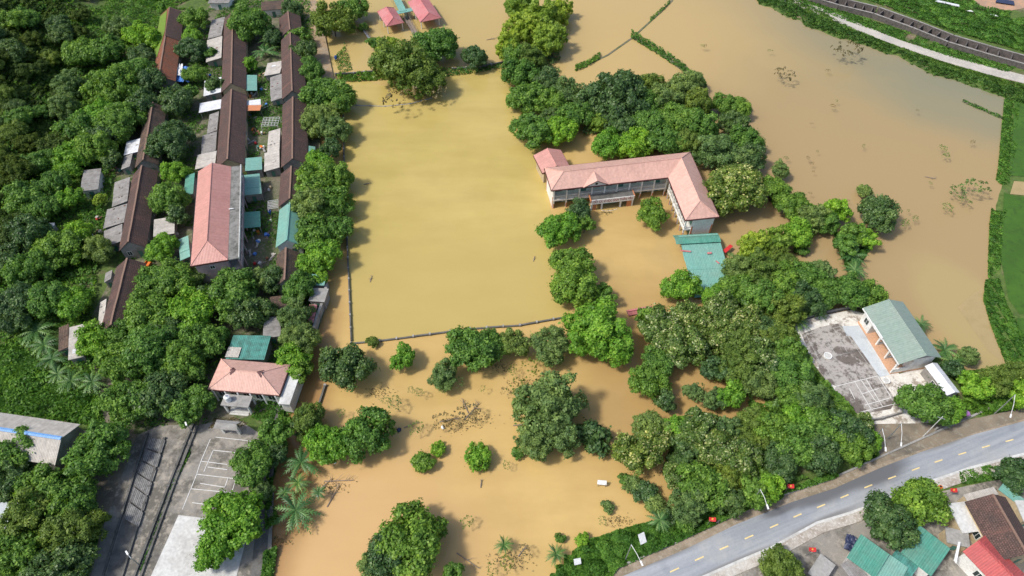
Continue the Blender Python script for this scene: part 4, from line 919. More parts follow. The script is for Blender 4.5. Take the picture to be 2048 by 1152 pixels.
    m_ = MB(); m_.box(o+Z*(pz-.2), u*pw, n*1.9, Z*.2); m_.build('portico_roof', MATS['concrete_dark'], root)
    m_ = MB(); m_.box(o+n*1.92+Z*(pz-.95), u*pw, n*.10, Z*1.2); sb = m_.build('sign_board', MATS['white_paint'], root)
    for s in (-.17, pw+.02):
        m_ = MB(); m_.box(o+u*s+Z*(pz-.3), n*2.02, u*.15, Z*.52); m_.build('portico_edge', MATS['orange_paint'], root)
    for s, wd, mt in ((0, .35, 'wall_white'), (.5, .7, 'orange_paint'), (2.2, .35, 'wall_white'), (pw-2.9, .35, 'wall_white'), (pw-1.35, .95, 'orange_paint'), (pw-.32, .3, 'wall_white')):
        m_ = MB(); m_.box(o+u*s+n*1.5+Z*zb, u*wd, n*.35, Z*(pz-.96-zb)); m_.build('pillar', MATS[mt], root)
    tx = bpy.data.curves.new('slogan', 'FONT'); tx.body = 'TẤT CẢ VÌ HỌC SINH THÂN YÊU'; tx.size = .62; tx.align_x = 'CENTER'; tx.align_y = 'CENTER'; tx.extrude = .008; tx.offset = .012
    to = bpy.data.objects.new('slogan', tx); C.collection.objects.link(to)
    bpy.context.view_layer.update(); me = bpy.data.meshes.new_from_object(to.evaluated_get(bpy.context.evaluated_depsgraph_get())); bpy.data.objects.remove(to)
    wid = max(v.co.x for v in me.vertices)-min(v.co.x for v in me.vertices); k = (pw-.7)/wid
    M = Matrix((u*k, Z*1.35, n)).transposed().to_4x4(); M.translation = o+u*pw/2+n*2.03+Z*(pz-.35)
    me.transform(M); me.transform(Matrix.Translation(-world_loc(sb))); me.materials.clear(); me.materials.append(MATS['letter_red']); link(bpy.data.objects.new('slogan', me), sb)
    # gate leaf arcs between the portico columns
    m_ = MB(); c0 = o+u*4.0+n*2.1+Z*.05
    for i in range(12):
        a0, a1 = math.pi*i/12, math.pi*(i+1)/12; m_.bar(c0+u*1.7*-math.cos(a0)+n*.5*math.sin(a0), c0+u*1.7*-math.cos(a1)+n*.5*math.sin(a1), .04)
    m_.build('balustrade', MATS['white_paint'], root)
    m_ = MB(); m_.box(o+u*2.7+n*.35+Z*(-.5), u*3.2, n*.1, Z*2.2); m_.build('green_gate', MATS['shutter'], root)
flat('letter_red', (.28,.05,.07), .6)
school()
# small annex behind the left end of the school
an, P, U, V, W, L = hip('annex', 'small pink roofed annex standing in the water at the back left corner of the school', [(1071,304),(1128,304),(1134,330),(1081,353)], 3.4, 4.6, 1.6, 'roof_pink_deep', 'wall_yellow', z0=-1.1, hips=(False, False), axis='v')
gcl = 'flooded teal sheet canopy sloping into the water at the end of the school wing'
shed('canopy', gcl, [(1350,478),(1439,474),(1466,578),(1398,594)], [2.4,2.4,.35,.35], 'roof_teal', z0=-1.1, open_=True, th=.06)
def canopy_ridge():
    cn = [o for o in C.objects if o.get('label') == gcl][0]; R = Rect([(1348,466),(1437,462),(1440,480),(1351,486)], 2.6)
    m_ = MB(); m_.slab([R.p(-1,1,2.0), R.p(1,1,2.0), R.p(1,-.1,2.62), R.p(-1,-.1,2.62)], .06); m_.slab([R.p(-1,-.1,2.62), R.p(1,-.1,2.62), R.p(1,-1.2,2.45), R.p(-1,-1.2,2.45)], .06); m_.build('ridge_sheet', MATS['roof_green'], cn)
canopy_ridge()
def scrap(name, label, px, py, z, l, w_, ang, mat, cat='debris', th=.04):
    p = G(px, py, z); u_ = Vector((math.cos(ang), math.sin(ang), 0)); v_ = Vector((-u_.y, u_.x, 0)); m_ = MB()
    m_.slab([p-u_*l/2-v_*w_/2, p+u_*l/2-v_*w_*.35, p+u_*l*.46+v_*w_/2+Z*.05, p-u_*l*.4+v_*w_*.5], th); return tag(m_.build(name, MATS[mat]), label, cat)
scrap('red_sheet', 'long faded red sheet lying across the upper left of the teal canopy', 1371, 502, 2.02, 2.2, .35, -.15, 'roof_redpale')
scrap('red_sheet', 'short red sheet near the middle of the teal canopy', 1419, 506, 2.0, 1.0, .45, .1, 'roof_redpale')
scrap('red_sheet', 'slanting pink sheet on the right part of the teal canopy', 1435, 524, 1.62, .9, .3, -1.0, 'roof_redpale')
scrap('red_sheet', 'bright crumpled red sheet beside the right edge of the teal canopy', 1456, 497, 1.2, 2.6, .8, .75, 'red', th=.12)
def tank(px, py, z, r, h, label, mat='white_paint'):
    p = G(px, py, z); t = empty('water_tank', p, label, 'tank'); m_ = MB(); m_.cyl(p, r, h, 18); m_.cyl(p+Z*h, r, h*.25, 18, r*.3); m_.build('drum', MATS[mat], t)
    m_ = MB(); m_.cyl(p+Z*h*1.25, r*.3, .08, 12); m_.build('lid', MATS['steel'], t)
    m_ = MB()
    for a in range(4): q = p+Vector((math.cos(a*1.57)*r*.8, math.sin(a*1.57)*r*.8, 0)); m_.bar(q-Z*1.2, q, .05)
    m_.build('stand', MATS['rust'], t)
tank(1482, 519, 1.0, .42, .7, 'round white tank on a stand in the flooded thicket right of the teal canopy')
# submerged red roof edge at the bottom of the school yard
gable('gate_roof', 'low red roof of a flooded gate at the lower side of the school yard', [(1252,620),(1300,612),(1304,622),(1256,632)], .35, .95, 'roof_redpale', 'wall_grey', axis='u', z0=-1.1, oh=.15, cat='gate', wins=0)

# --- community hall and bicycle shed by the court
def hall():
    K0, K1 = G(1853,711,5.8), G(1777,598.5,5.8); v = (K1-K0); v.z = 0; L = v.length; v.normalize(); u = Vector((v.y, -v.x, 0)); w2 = 3.7; c = (K0+K1)/2; ze = 4.3
    root = empty('community_hall', (c.x, c.y, .35), 'village hall with grey green roof and orange verandah beside the sports court', 'hall')
    P = lambda a, b, z: Vector((c.x+u.x*a+v.x*b, c.y+u.y*a+v.y*b, z)); l2 = L/2; wl = 4.1; wr = 3.5
    m_ = MB(); m_.slab([P(-wl,-l2,ze), P(-wl,l2,ze), P(0,l2,5.8), P(0,-l2,5.8)], .1); m_.slab([P(wr,-l2,ze), P(wr,l2,ze), P(0,l2,5.8), P(0,-l2,5.8)], .1); ro = m_.build('roof', MATS['roof_hall'], root)
    m_ = MB(); m_.bar(P(0,-l2,5.82), P(0,l2,5.82), .1); m_.build('ridge_cap', MATS['roof_hall'], ro)
    m_ = MB(); m_.box(P(-wl-.02,-l2,ze-.32), v*L, -u*.12, Z*.22); m_.build('fascia', MATS['white_paint'], root)
    m_ = MB(); m_.box(P(-wl-.14,-.8,ze-.3), v*3.2, -u*.12, Z*.55); m_.build('sign_board', MATS['white_paint'], root)
    zf = .75
    m_ = MB(); m_.box(P(-wl+.2,-l2+.4,.2), u*(wl-.2+wr-.4), v*(L-.8), Z*(zf-.2)); m_.build('plinth', MATS['terracotta_floor'], root)
    x0 = -wl+3.1
    m_ = MB(); m_.box(P(x0,-l2+.5,zf+.002), u*(wr-.5-x0), v*(L-1), Z*(ze-zf-.15)); m_.build('wall', MATS['wall_white'], root)
    for s in (-1, 1):   # gable ends
        m_ = MB(); y = s*(l2-.5+.003); pts = [P(-wl+.6,y,ze-.1), P(wr-.5,y,ze-.1), P(0,y,5.6)]; m_.face(*(pts if s < 0 else pts[::-1])); m_.build('gable_wall', MATS['wall_grey'], root)
    m_ = MB(); m_.box(P(-wl+.4,l2-3.2,zf+.002), u*(x0+wl-.402), v*2.7, Z*(ze-zf-.45)); m_.build('end_room', MATS['wall_white'], root)
    opening(root, P(-wl+.4,l2-1.8,zf+1.1), v, -u, 1.2, 1.3)
    for i, b_ in enumerate((-l2+.7, -l2+3.3, -l2+6.2, -l2+9.0, -l2+11.6)):
        m_ = MB(); m_.box(P(-wl+.7,b_,zf+.002), u*.3, v*.3, Z*(ze-zf-.36)); m_.build('column', MATS['wall_white'], root)
        if i < 4:
            opening(root, P(x0,b_+1.5,zf+.05), v, -u, 1.3, 2.3, 'door', 'white_paint', 'shutter')
            m_ = MB(); m_.box(P(-wl+1.05,b_+.02,zf+.01), u*1.6, v*.26, Z*.5); m_.build('bench_wall', MATS['concrete_pale'], root)
    for i in range(4): opening(root, P(wr-.5,-l2+2+i*(L-4)/3,1.9), v, u, 1.2, 1.2)
    m_ = MB(); m_.box(P(-wl+.2,-l2+.45,zf+.003), u*3.0, v*.22, Z*1.1); m_.build('low_wall', MATS['wall_white'], root)
hall()
gable('bicycle_shed', 'long low shed with a white and grey sheet roof below the village hall', [(1850,731),(1874,727),(1920,784),(1894,792)], 2.7, 3.25, 'roof_white', 'wall_grey', oh=.15, cat='shed', cap=False, wins=1)
def well(px, py, r, label):
    p = G(px, py, .5); m_ = MB(); n = 20
    for k in range(n):
        a0, a1 = 2*math.pi*k/n, 2*math.pi*(k+1)/n; e0, e1 = Vector((math.cos(a0), math.sin(a0), 0)), Vector((math.cos(a1), math.sin(a1), 0))
        m_.slab([p+e0*r+Z*.28, p+e1*r+Z*.28, p+e1*r*.8+Z*.28, p+e0*r*.8+Z*.28], .28)
    t = empty('planter', p, label, 'planter'); m_.build('ring', MATS['white_paint'], t); m2 = MB(); m2.cyl(p+Z*.02, r*.79, .16, 20); m2.build('soil', MATS['concrete_pale'], t)
well(1655, 712.5, .72, 'round white ring planter inside the large court'); well(1772, 762, .62, 'round white ring planter at the corner of the small badminton court')

# --- pavilions and walkways in the far water
def pavilion(quad, label):
    z = 2.9; root = hip('pavilion', label, quad, 2.5, 3.9, 1.2, 'roof_redpale', 'glass_dark', z0=-1.1, oh=1.0, hips=(True, True), cat='pavilion', fascia=None, group='red roofed pavilions')[0]
    R = Rect(quad, 2.5)
    for o in [c for c in root.children if c.name.startswith('wall')]: bpy.data.objects.remove(o)
    for a in (-.85, .85):
        for b_ in (-.85, 0, .85):
            m_ = MB(); m_.bar(R.p(a,b_,-1.1), R.p(a,b_,2.42), .14); m_.build('post', MATS['wall_white'], root)
pavilion([(753,23),(790,16),(806,44),(775,54)], 'smaller left pavilion with a red roof standing in the far flood water')
pavilion([(815,6),(856,-6),(880,34),(843,46)], 'larger right pavilion with a red roof standing in the far flood water')
def walkway(name, label, px, z, wd, mat, rail=True, zb=-1.1, cat='walkway', wallz=None):
    P_ = [G(*p, z) for p in px]; root = empty(name, P_[0]*1.0, label, cat); m_ = MB()
    for a, b_ in zip(P_[:-1], P_[1:]):
        d_ = (b_-a).normalized(); n_ = Vector((-d_.y, d_.x, 0))*wd/2; m_.slab([a-n_, b_-d_*0-n_, b_+n_, a+n_], .12)
    m_.build('deck', MATS[mat], root)
    L = (P_[-1]-P_[0]).length; d_ = (P_[-1]-P_[0]).normalized(); n_ = Vector((-d_.y, d_.x, 0))*wd/2
    k = max(2, int(L/2.5)); rm = MB()
    for s in (-1, 1):
        for i in range(k+1):
            q = P_[0]+d_*L*i/k+n_*s*.95; rm.bar(Vector((q.x,q.y,zb)), q+Z*(.9 if rail else .05), .05)
        if rail: rm.bar(P_[0]+n_*s*.95+Z*.9, P_[-1]+n_*s*.95+Z*.9, .04); rm.bar(P_[0]+n_*s*.95+Z*.5, P_[-1]+n_*s*.95+Z*.5, .03)
    rm.build('railing' if rail else 'posts', MATS['wood_grey' if mat != 'roof_teal' else 'roof_teal'], root)
walkway('covered_walk', 'narrow teal roofed walk running between the two red pavilions', [(788,-14),(806,22)], 2.6, 2.0, 'roof_teal', False)
walkway('covered_walk', 'teal cross roof between the two red pavilions', [(793,25),(826,18)], 2.5, 1.8, 'roof_teal', False)
walkway('footbridge', 'half drowned brown footbridge leading from the pavilions to the tree covered bank', [(810,32),(837,78)], .25, 1.5, 'wood_grey', True)
walkway('fence_panel', 'white slanted fence panel standing in the water near the olive tree', [(727,60),(741,80)], .35, .5, 'white_paint', True, cat='fence')
# --- boundary walls in the water
def wall(label, px, h, th=.25, mat='concrete_dark', name='boundary_wall', z0=-1.1, cat='wall', broken=0):
    P_ = [G(*p, 0) for p in px]; root = empty(name, P_[0], label, cat, None); m_ = MB(); rr = random.Random(len(label))
    posts = MB()
    for a, b_ in zip(P_[:-1], P_[1:]):
        d_ = (b_-a); L = d_.length; d_.normalize(); n_ = Vector((-d_.y, d_.x, 0)); k = max(1, int(L/2.6))
        for i in range(k):
            hh = h*rr.uniform(1-broken, 1); s0, s1 = L*i/k, L*(i+1)/k; q = a+d_*s0; q.z = z0
            m_.box(q-n_*th/2, d_*(s1-s0), n_*th, Z*(hh-z0)); q2 = a+d_*s0; q2.z = z0; posts.box(q2-n_*(th*.75)-d_*.15, d_*.3, n_*th*1.5, Z*(h+.08-z0))
    m_.build('panel', MATS[mat], root); posts.build('posts', MATS['concrete_dark' if name == 'gutter_kerb' else 'concrete'], root); return root
wall('thin dark wall dividing the flooded street from the left side of the pond', [(686,196),(688,300),(692,420),(698,560),(703,684)], .5, .22)
wall('broken dark wall along the lower side of the pond', [(703,688),(760,683),(860,670),(940,659),(1040,652),(1140,634)], .42, .3, broken=.4)
wall('short dark wall standing in the water below the dark round tree', [(651,772),(638,812)], .45, .3)
wall('nearly drowned low wall crossing the far end of the pond', [(712,211),(770,213),(820,208),(865,196)], .10, .25, 'concrete', broken=.1)
wall('dark wall on the far bank of the pond near the bamboo', [(905,140),(960,136),(1005,127)], .6, .3)
wall('hedged low wall at the far left corner of the pond', [(672,152),(708,150),(750,146)], .8, .3)
wall('crooked stone wall edging the flooded street at the bend', [(655,576),(656,600),(640,640),(632,668)], 2.0, .45, 'concrete', z0=-.5)
wall('rough stone wall inside the crooked one at the bend of the street', [(636,612),(630,640),(622,664)], 1.6, .4, 'wall_grey', z0=-.5)
wall('low wall on the upper edge of the sports court platform', [(1578,648),(1640,630),(1700,618),(1730,612)], .9, .22, 'wall_grey', z0=-.5)
wall('low wall between the sports court and the road forecourt', [(1722,848),(1760,842),(1800,830)], 1.3, .22, 'wall_grey', z0=.2)
wall('low dark wall along the earth forecourt beside the road', [(1868,862),(1905,850),(1935,838)], 1.1, .2, 'concrete_dark', z0=.2)
# canal wall in the upper right: a long row of stone cells
def canal_wall():
    T = [(1600,-16),(1680,8),(1750,25),(1830,54),(1900,82),(1980,106),(2060,128),(2140,150)]
    P_ = [G(*p, 1.5) for p in T]; root = empty('canal_wall', (P_[0].x, P_[0].y, .4), 'long dark stone canal wall divided into cells, along the path in the upper right', 'wall'); m_ = MB(); cap = MB(); cells = MB()
    for a, b_ in zip(P_[:-1], P_[1:]):
        d_ = b_-a; L = d_.length; d_.normalize(); n_ = Vector((-d_.y, d_.x, 0)); n_ = n_ if n_.y > 0 else -n_
        q = a.copy(); q.z = .3; m_.box(q-n_*1.5, d_*L, n_*.35, Z*1.5); m_.box(q+n_*1.5, d_*L, n_*.35, Z*2.1)
        m_.box(q-n_*1.148, d_*L, n_*2.6, Z*.5)
        q.z = 1.8; cap.box(q-n_*1.56, d_*L, n_*.46, Z*.1); q.z = 2.4; cap.box(q+n_*1.46, d_*L, n_*.44, Z*.1)
        k = int(L/2.4)
        for i in range(k): q = a+d_*L*(i+.5)/k; q.z = .8; cells.box(q-n_*1.145, d_*.28, n_*2.64, Z*1.35)
    m_.build('wall', MATS['stone_dark'], root); cap.build('coping', MATS['wall_grey'], root); cells.build('cross_walls', MATS['stone_dark'], root)
plaster('stone_dark', (.14,.12,.11), (.04,.04,.035), .9, .95, 1.5)
canal_wall()
scrap('sheet_pile', 'long pale metal sheets lying in the weeds in the upper right', 1895, 6, 1.0, 6.5, 1.0, -.5, 'roof_white', 'debris', .2)
scrap('sheet_pile', 'thin white pipe lying beside the bare reddish soil in the upper right', 1965, 26, .8, 8.0, .5, -.42, 'white_paint', 'debris', .15)
scrap('sheet_pile', 'dark tarred sheet on the bare soil at the top right corner', 2010, 3, .9, 5.0, 2.6, -.4, 'tarp_navy', 'debris', .1)
# drain with dark covers in the lower left yard
def drain():
    A = [(298,872),(262,985),(210,1156),(195,1210)]; B = [(332,880),(292,1010),(248,1156),(236,1210)]
    strip2('drain_channel', A, B, .50, 'concrete_dark', 'dark drain channel crossing the lower left yard')
    for pts, lb in (([(396,858),(352,970),(285,1156)], 'narrow kerbed gutter between the two lower left yards'), ([(388,853),(340,975),(272,1156)], 'second narrow kerb beside the gutter of the lower left yard')):
        wall(lb, pts, .75, .3, 'concrete_dark', name='gutter_kerb', z0=.3, cat='kerb')
    wall('raised left edge of the dark drain in the lower left yard', A[:3], .80, .25, 'concrete_dark', name='gutter_kerb', z0=.3, cat='kerb')
    wall('raised right edge of the dark drain in the lower left yard', B[:3], .75, .25, 'concrete_dark', name='gutter_kerb', z0=.3, cat='kerb')
    n = 6
    for i in range(n):
        t0, t1 = i/n*.66, (i+.95)/n*.66; a0, b0 = lerp(A, t0), lerp(B, t0); a1, b1 = lerp(A, t1), lerp(B, t1)
        q = [G(*x_, .72+.06*(i % 2)) for x_ in (a0, b0, b1, a1)]; c = sum(q, Vector())/4; q = [c+(x_-c)*.93 for x_ in q]
        r = empty('drain_cover', c, 'corrugated dark sheet covering the drain in the lower left yard', 'cover', 'corrugated drain covers')
        m_ = MB(); m_.slab(q, .05); m_.build('sheet', MATS['drain_sheet'], r)
def lerp(L, t):
    s = t*2; i = min(int(s), 1); f = s-i; a, b_ = L[i], L[i+1]; return (a[0]+(b_[0]-a[0])*f, a[1]+(b_[1]-a[1])*f)
def strip2(name, A, B, z, mat, label):
    m_ = MB()
    for i in range(len(A)-1): m_.face(G(*A[i], z), G(*A[i+1], z), G(*B[i+1], z), G(*B[i], z))
    tag(m_.build(name, MATS[mat]), label, kind='structure')
metal_roof('drain_sheet', (.09,.09,.095), (.20,.20,.20), (.36,.35,.33), .7, .45, 1.6, .7, 1.4)
drain()

# --- houses in the lower right corner
HG = 'roofs of the lower right houses'
shed('house', 'house with a stained dark green sheet roof, leftmost of the lower right roofs', [(1724,1070),(1775,1110),(1752,1158),(1694,1112)], [3.4,3.4,3.0,3.0], 'roof_green', 'wall_white', group=HG, cat='house')
shed('house', 'house with a plain teal roof between the two larger green roofs at the bottom edge', [(1776,1110),(1816,1134),(1790,1185),(1748,1160)], [3.0,3.0,2.7,2.7], 'roof_teal', 'wall_white', group=HG, cat='house')
shed('house', 'house with a broad green roof under the leaves of the two trees by the road', [(1838,1054),(1900,1096),(1866,1150),(1800,1105)], [3.6,3.6,3.2,3.2], 'roof_green', 'wall_white', group=HG, cat='house')
shed('house', 'house with a streaked grey green roof at the bottom edge beside the broad one', [(1790,1100),(1838,1133),(1812,1168),(1768,1136)], [2.9,2.9,2.7,2.7], 'roof_greenstain', 'wall_white', group=HG, cat='house')
gable('house', 'house with a large dark brown tiled roof in the lower right corner', [(1932,1010),(2008,988),(2075,1105),(2000,1130)], 4.0, 6.0, 'tile_brown', 'wall_yellow', cat='house', sag=.04)
gable('house', 'house with a bright red sheet roof at the bottom right', [(1922,1090),(1975,1082),(2060,1150),(2000,1190)], 4.0, 5.0, 'roof_red', 'wall_white', cat='house')
shed('house', 'flat pale beige roof filling the gap left of the brown tiled roof', [(1893,1002),(1934,1008),(1966,1060),(1926,1068)], [3.2,3.2,3.1,3.1], 'concrete_pale', 'wall_yellow', group=HG, cat='house', th=.15)
shed('house', 'grey flat roof directly left of the beige one, beside the two trees', [(1885,1046),(1926,1068),(1952,1092),(1900,1092)], [2.9,2.9,2.8,2.8], 'concrete', 'wall_yellow', group=HG, cat='house', th=.15)
shed('shed', 'beige canopy roof behind the brown tiled house beside the road', [(1925,990),(1985,974),(2000,988),(1938,1004)], [2.9,2.9,2.8,2.8], 'roof_pale', 'wall_yellow')
shed('shed', 'pale green canopy roof under the tree at the right edge by the road', [(1990,974),(2012,972),(2050,998),(2040,1012)], [2.7,2.7,2.6,2.6], 'roof_teal', 'wall_yellow')
shed('shed', 'concrete flat roof on the right edge beside the brown tiled house', [(2030,1002),(2060,1000),(2080,1040),(2050,1046)], [2.8,2.8,2.7,2.7], 'concrete_pale', 'wall_yellow', th=.15)
shed('shed', 'grey fibre cement roof left of the dark green roof at the bottom edge', [(1680,1125),(1706,1118),(1745,1160),(1710,1172)], [2.6,2.6,2.5,2.5], 'roof_grey', 'wall_grey')
shed('shed', 'pale grey roof at the bottom edge between the paved yard and the houses', [(1640,1110),(1672,1128),(1650,1165),(1612,1150)], [2.4,2.4,2.3,2.3], 'concrete', 'wall_grey', th=.12)
tarp('tarpaulin', 'dark navy tarpaulin covering a heap left of the dark green roof', [(1694,1072),(1715,1070),(1712,1100),(1688,1105)], 1.9, 'tarp_navy', 7)
scrap('white_gutter', 'white framed balcony edge in front of the red roofed house', 1915, 1104, 3.9, 3.4, .35, 1.0, 'white_paint', 'balcony', .15)

# --- street lamps, flags, poles, signs
def lamp(bx, by, hx, hy, label, H=7.0, name='street_lamp', cat='street lamp', group=None):
    "base pixel on the ground and pixel of the lamp head"
    b_ = G(bx, by, LANDZ); hd = G(hx, hy, H); root = empty(name, b_, label, cat, group); top = Vector((b_.x, b_.y, H-.4))
    m_ = MB(); m_.bar(b_, top, .09, .06, 8); m_.build('pole', MATS['steel'], root)
    arm = hd-top; m_ = MB(); m_.bar(top-Z*.15, top+arm*.5+Z*.2, .05, .04); m_.bar(top+arm*.5+Z*.2, hd, .04, .035); m_.build('arm', MATS['white_paint'], root)
    d_ = Vector((arm.x, arm.y, 0)).normalized(); m_ = MB(); m_.cbox(hd, .7, .22, .10, d_); m_.build('lamp_head', MATS['white_paint'], root)
SG = 'street lamps along the road'
lamp(1498, 1012, 1535, 1014, 'grey street lamp with a white arm over the road, by the dense trees', 7, group=SG)
lamp(1251, 1119, 1283, 1127, 'grey street lamp with a white arm over the road, nearest the bottom edge', 7, group=SG)
lamp(1738, 888, 1771, 899, 'street lamp with a white arm beside the bushes at the court forecourt', 6, group=SG)
lamp(1775, 878, 1802, 889, 'street lamp with a white arm in the middle of the earth forecourt', 6, group=SG)
lamp(1988, 828, 2021, 832, 'street lamp with a white arm, farthest right along the road', 7, group=SG)
lamp(281, 1131, 254, 1106, 'thin lamp post in the lower left yard beside the drain', 4, 'yard_lamp', 'lamp')
lamp(388, 868, 372, 848, 'thin lamp post at the far end of the lower left yard', 4, 'yard_lamp', 'lamp')
def pole(bx, by, H, label, mat='concrete_pale', r=.09):
    b_ = G(bx, by, LANDZ); root = empty('utility_pole', b_, label, 'pole'); m_ = MB(); m_.bar(b_, b_+Z*H, r, r*.6, 8); m_.build('pole', MATS[mat], root); m_ = MB(); m_.cbox(b_+Z*(H-.5), 1.1, .08, .08, Vector((.9,-.4,0))); m_.build('crossarm', MATS['steel'], root)
pole(1846, 873, 6.5, 'tall concrete power pole leaning over the forecourt beside the broad green tree')
def flag(px, py, label):
    b_ = G(px, py, LANDZ); root = empty('flag', b_, label, 'flag', None); m_ = MB(); m_.bar(b_, b_+Z*2.3, .03); m_.build('pole', MATS['steel'], root)
    m_ = MB(); o = b_+Z*1.7
    for i in range(4): m_.slab([o+Vector((.25*i,.04*math.sin(i*1.6),.03*i)), o+Vector((.25*(i+1),.04*math.sin((i+1)*1.6),.03*(i+1))), o+Vector((.25*(i+1),.5+.04*math.sin((i+1)*1.6),.35)), o+Vector((.25*i,.5,.38))], .02)
    cl = m_.build('cloth', MATS['red'], root)
    m_ = MB(); c = o+Vector((.5,.27,.27)); pts = []
    for k in range(10):
        a = math.pi/2+k*math.pi/5; rr_ = .19 if k % 2 == 0 else .075; pts.append(c+Vector((math.cos(a)*rr_, math.sin(a)*rr_*.85, math.sin(a)*.12)))
    for k in range(10): m_.face(c+Z*.02, pts[k], pts[(k+1) % 10])
    m_.build('star', MATS['yellow'], cl)
flag(1413, 1052, 'red flag with a yellow star in the grass below the feathery tree'); flag(1568, 986, 'red flag with a yellow star beside the road, at the edge of the dense trees'); flag(1890, 994, 'red flag with a yellow star at the pavement in front of the beige roofs'); flag(1610, 1112, 'red flag with a yellow star on the paved yard below the road')
def board(px, py, w_, h, label, z=1.6, ang=0.3):
    b_ = G(px, py, .2); root = empty('sign_board', b_, label, 'sign'); u_ = Vector((math.cos(ang), math.sin(ang), 0)); n_ = Vector((u_.y, -u_.x, 0))
    for s in (-.4, .4):
        m_ = MB(); m_.bar(b_+u_*s*w_-Z*1.2, b_+u_*s*w_+Z*z, .04); m_.build('post', MATS['steel'], root)
    m_ = MB(); a = b_+Z*(z-.1)-u_*w_/2; m_.box(a, u_*w_, (n_*-.7+Z*.7).normalized()*h, (n_+Z).normalized()*.05); m_.build('panel', MATS['white_paint'], root)
board(1285, 1092, 1.0, 1.6, 'tilted white sign board on the grass bank by the road', 1.2, .4)
board(1203, 972, 1.4, .7, 'small pale sign board sticking out of the open flood water', .6, -.1)
board(1155, 1132, 1.0, .9, 'small white sign board among the weeds near the bottom edge', .8, .2)

# --- small things people left about
def bike(px, py, label, mat='orange', ang=1.4, name='cargo_tricycle', cat='tricycle'):
    p = G(px, py, .45); root = empty(name, p, label, cat); u_ = Vector((math.cos(ang), math.sin(ang), 0)); v_ = Vector((-u_.y, u_.x, 0))
    m_ = MB(); m_.box(p-u_*.9-v_*.55+Z*.55, u_*1.3, v_*1.1, Z*.12); m_.box(p-u_*.9-v_*.55+Z*.67, u_*1.3, v_*.06, Z*.35); m_.box(p-u_*.9+v_*.49+Z*.67, u_*1.3, v_*.06, Z*.35); m_.box(p-u_*.9-v_*.489+Z*.67, u_*.06, v_*.978, Z*.35); m_.build('cargo_bed', MATS[mat], root)
    for a, b_ in ((-.5,-.6),(-.5,.6),(1.1,0)):
        c = p+u_*a+v_*b_+Z*.3; m_ = MB(); m_.bar(c-v_*.05, c+v_*.05, .3, .3, 14); m_.build('wheel', MATS['dark'], root)
    m_ = MB(); m_.bar(p+u_*.4+Z*.6, p+u_*1.0+Z*.8, .06); m_.bar(p+u_*1.0+Z*.8, p+u_*1.1+Z*.3, .04); m_.bar(p+u_*.95-v_*.35+Z*1.05, p+u_*.95+v_*.35+Z*1.05, .03); m_.bar(p+u_*1.0+Z*.8, p+u_*.95+Z*1.05, .03); m_.build('frame', MATS['steel'], root)
    m_ = MB(); m_.box(p+u_*.45-v_*.15+Z*.78, u_*.45, v_*.3, Z*.1); m_.build('saddle', MATS['dark'], root)
bike(300, 531, 'orange cargo tricycle parked below the long brown roof of the left row')
def barrel(px, py, label, mat='blue', z=.45, h=.9, r=.32):
    p = G(px, py, z); root = empty('barrel', p, label, 'barrel'); m_ = MB(); m_.cyl(p, r*.93, h*.3, 16, r); m_.cyl(p+Z*h*.3, r, h*.4, 16); m_.cyl(p+Z*h*.7, r, h*.3, 16, r*.9); m_.build('drum', MATS[mat], root); m_ = MB(); m_.cyl(p+Z*(h+.003), r*.5, .05, 12); m_.build('lid', MATS['dark'], root)
barrel(541, 428, 'blue barrel in the garden left of the teal roofed row house'); barrel(482, 538, 'blue barrel at the near right corner of the pink roofed block'); barrel(152, 388, 'orange barrel beside the small concrete shed in the left thicket', 'orange'); barrel(574, 808, 'dark barrel at the corner of the hip roofed office', 'dark')
barrel(672, 118, 'blue barrel at the edge of the muddy lane by the far pond corner', 'blue'); barrel(1876, 978, 'orange barrel beside the pavement in front of the beige roofs', 'orange')
def rubbish(px, py, label, mat='white_paint', s=.5, z=.1):
    p = G(px, py, z); rr = random.Random(int(px)); m_ = MB(); n = 7; ring = [p+Vector((math.cos(k*6.283/n)*s*rr.uniform(.6,1.1), math.sin(k*6.283/n)*s*rr.uniform(.6,1.1), 0)) for k in range(n)]; top = p+Z*s*.45
    up = [r_.lerp(top, .45)+Z*s*.22 for r_ in ring]
    for k in range(n): j = (k+1) % n; m_.face(ring[k], ring[j], up[j], up[k]); m_.face(up[k], up[j], top)
    tag(m_.build('bundle', MATS[mat]), label, 'bundle')
rubbish(1934, 826, 'purple bundle on the bare ground beside the road', 'purple', .7, .5); rubbish(886, 854, 'white floating bag among bare twigs in the open water', 'white_paint', .45); rubbish(798, 860, 'dark floating bundle beside the dark round crowns', 'tarp_navy', .5); rubbish(636, 990, 'white bag caught by the small palm at the water edge', 'white_paint', .35); rubbish(827, 926, 'grey bundle at the left of the floating bush', 'roof_grey', .5)
rubbish(670, 925, 'pale bag at the tangle of driftwood left of the open water', 'white_paint', .3)
def driftwood(px, py, l, ang, label, k=5):
    p = G(px, py, .05); rr = random.Random(int(px+py)); u_ = Vector((math.cos(ang), math.sin(ang), 0)); m_ = MB(); m_.bar(p-u_*l/2, p+u_*l/2+Z*.25, .10, .04, 6)
    for i in range(k):
        a = p+u_*l*rr.uniform(-.3,.45)+Z*.1; d_ = (u_*rr.uniform(.3,1)+Vector((-u_.y,u_.x,0))*rr.choice((-1,1))*rr.uniform(.5,1)+Z*rr.uniform(.1,.7))*rr.uniform(.5,1.3)*l*.25; m_.bar(a, a+d_, .045, .012, 5)
    tag(m_.build('driftwood', MATS['wood_grey']), label, 'driftwood', 'bare driftwood in the flood')
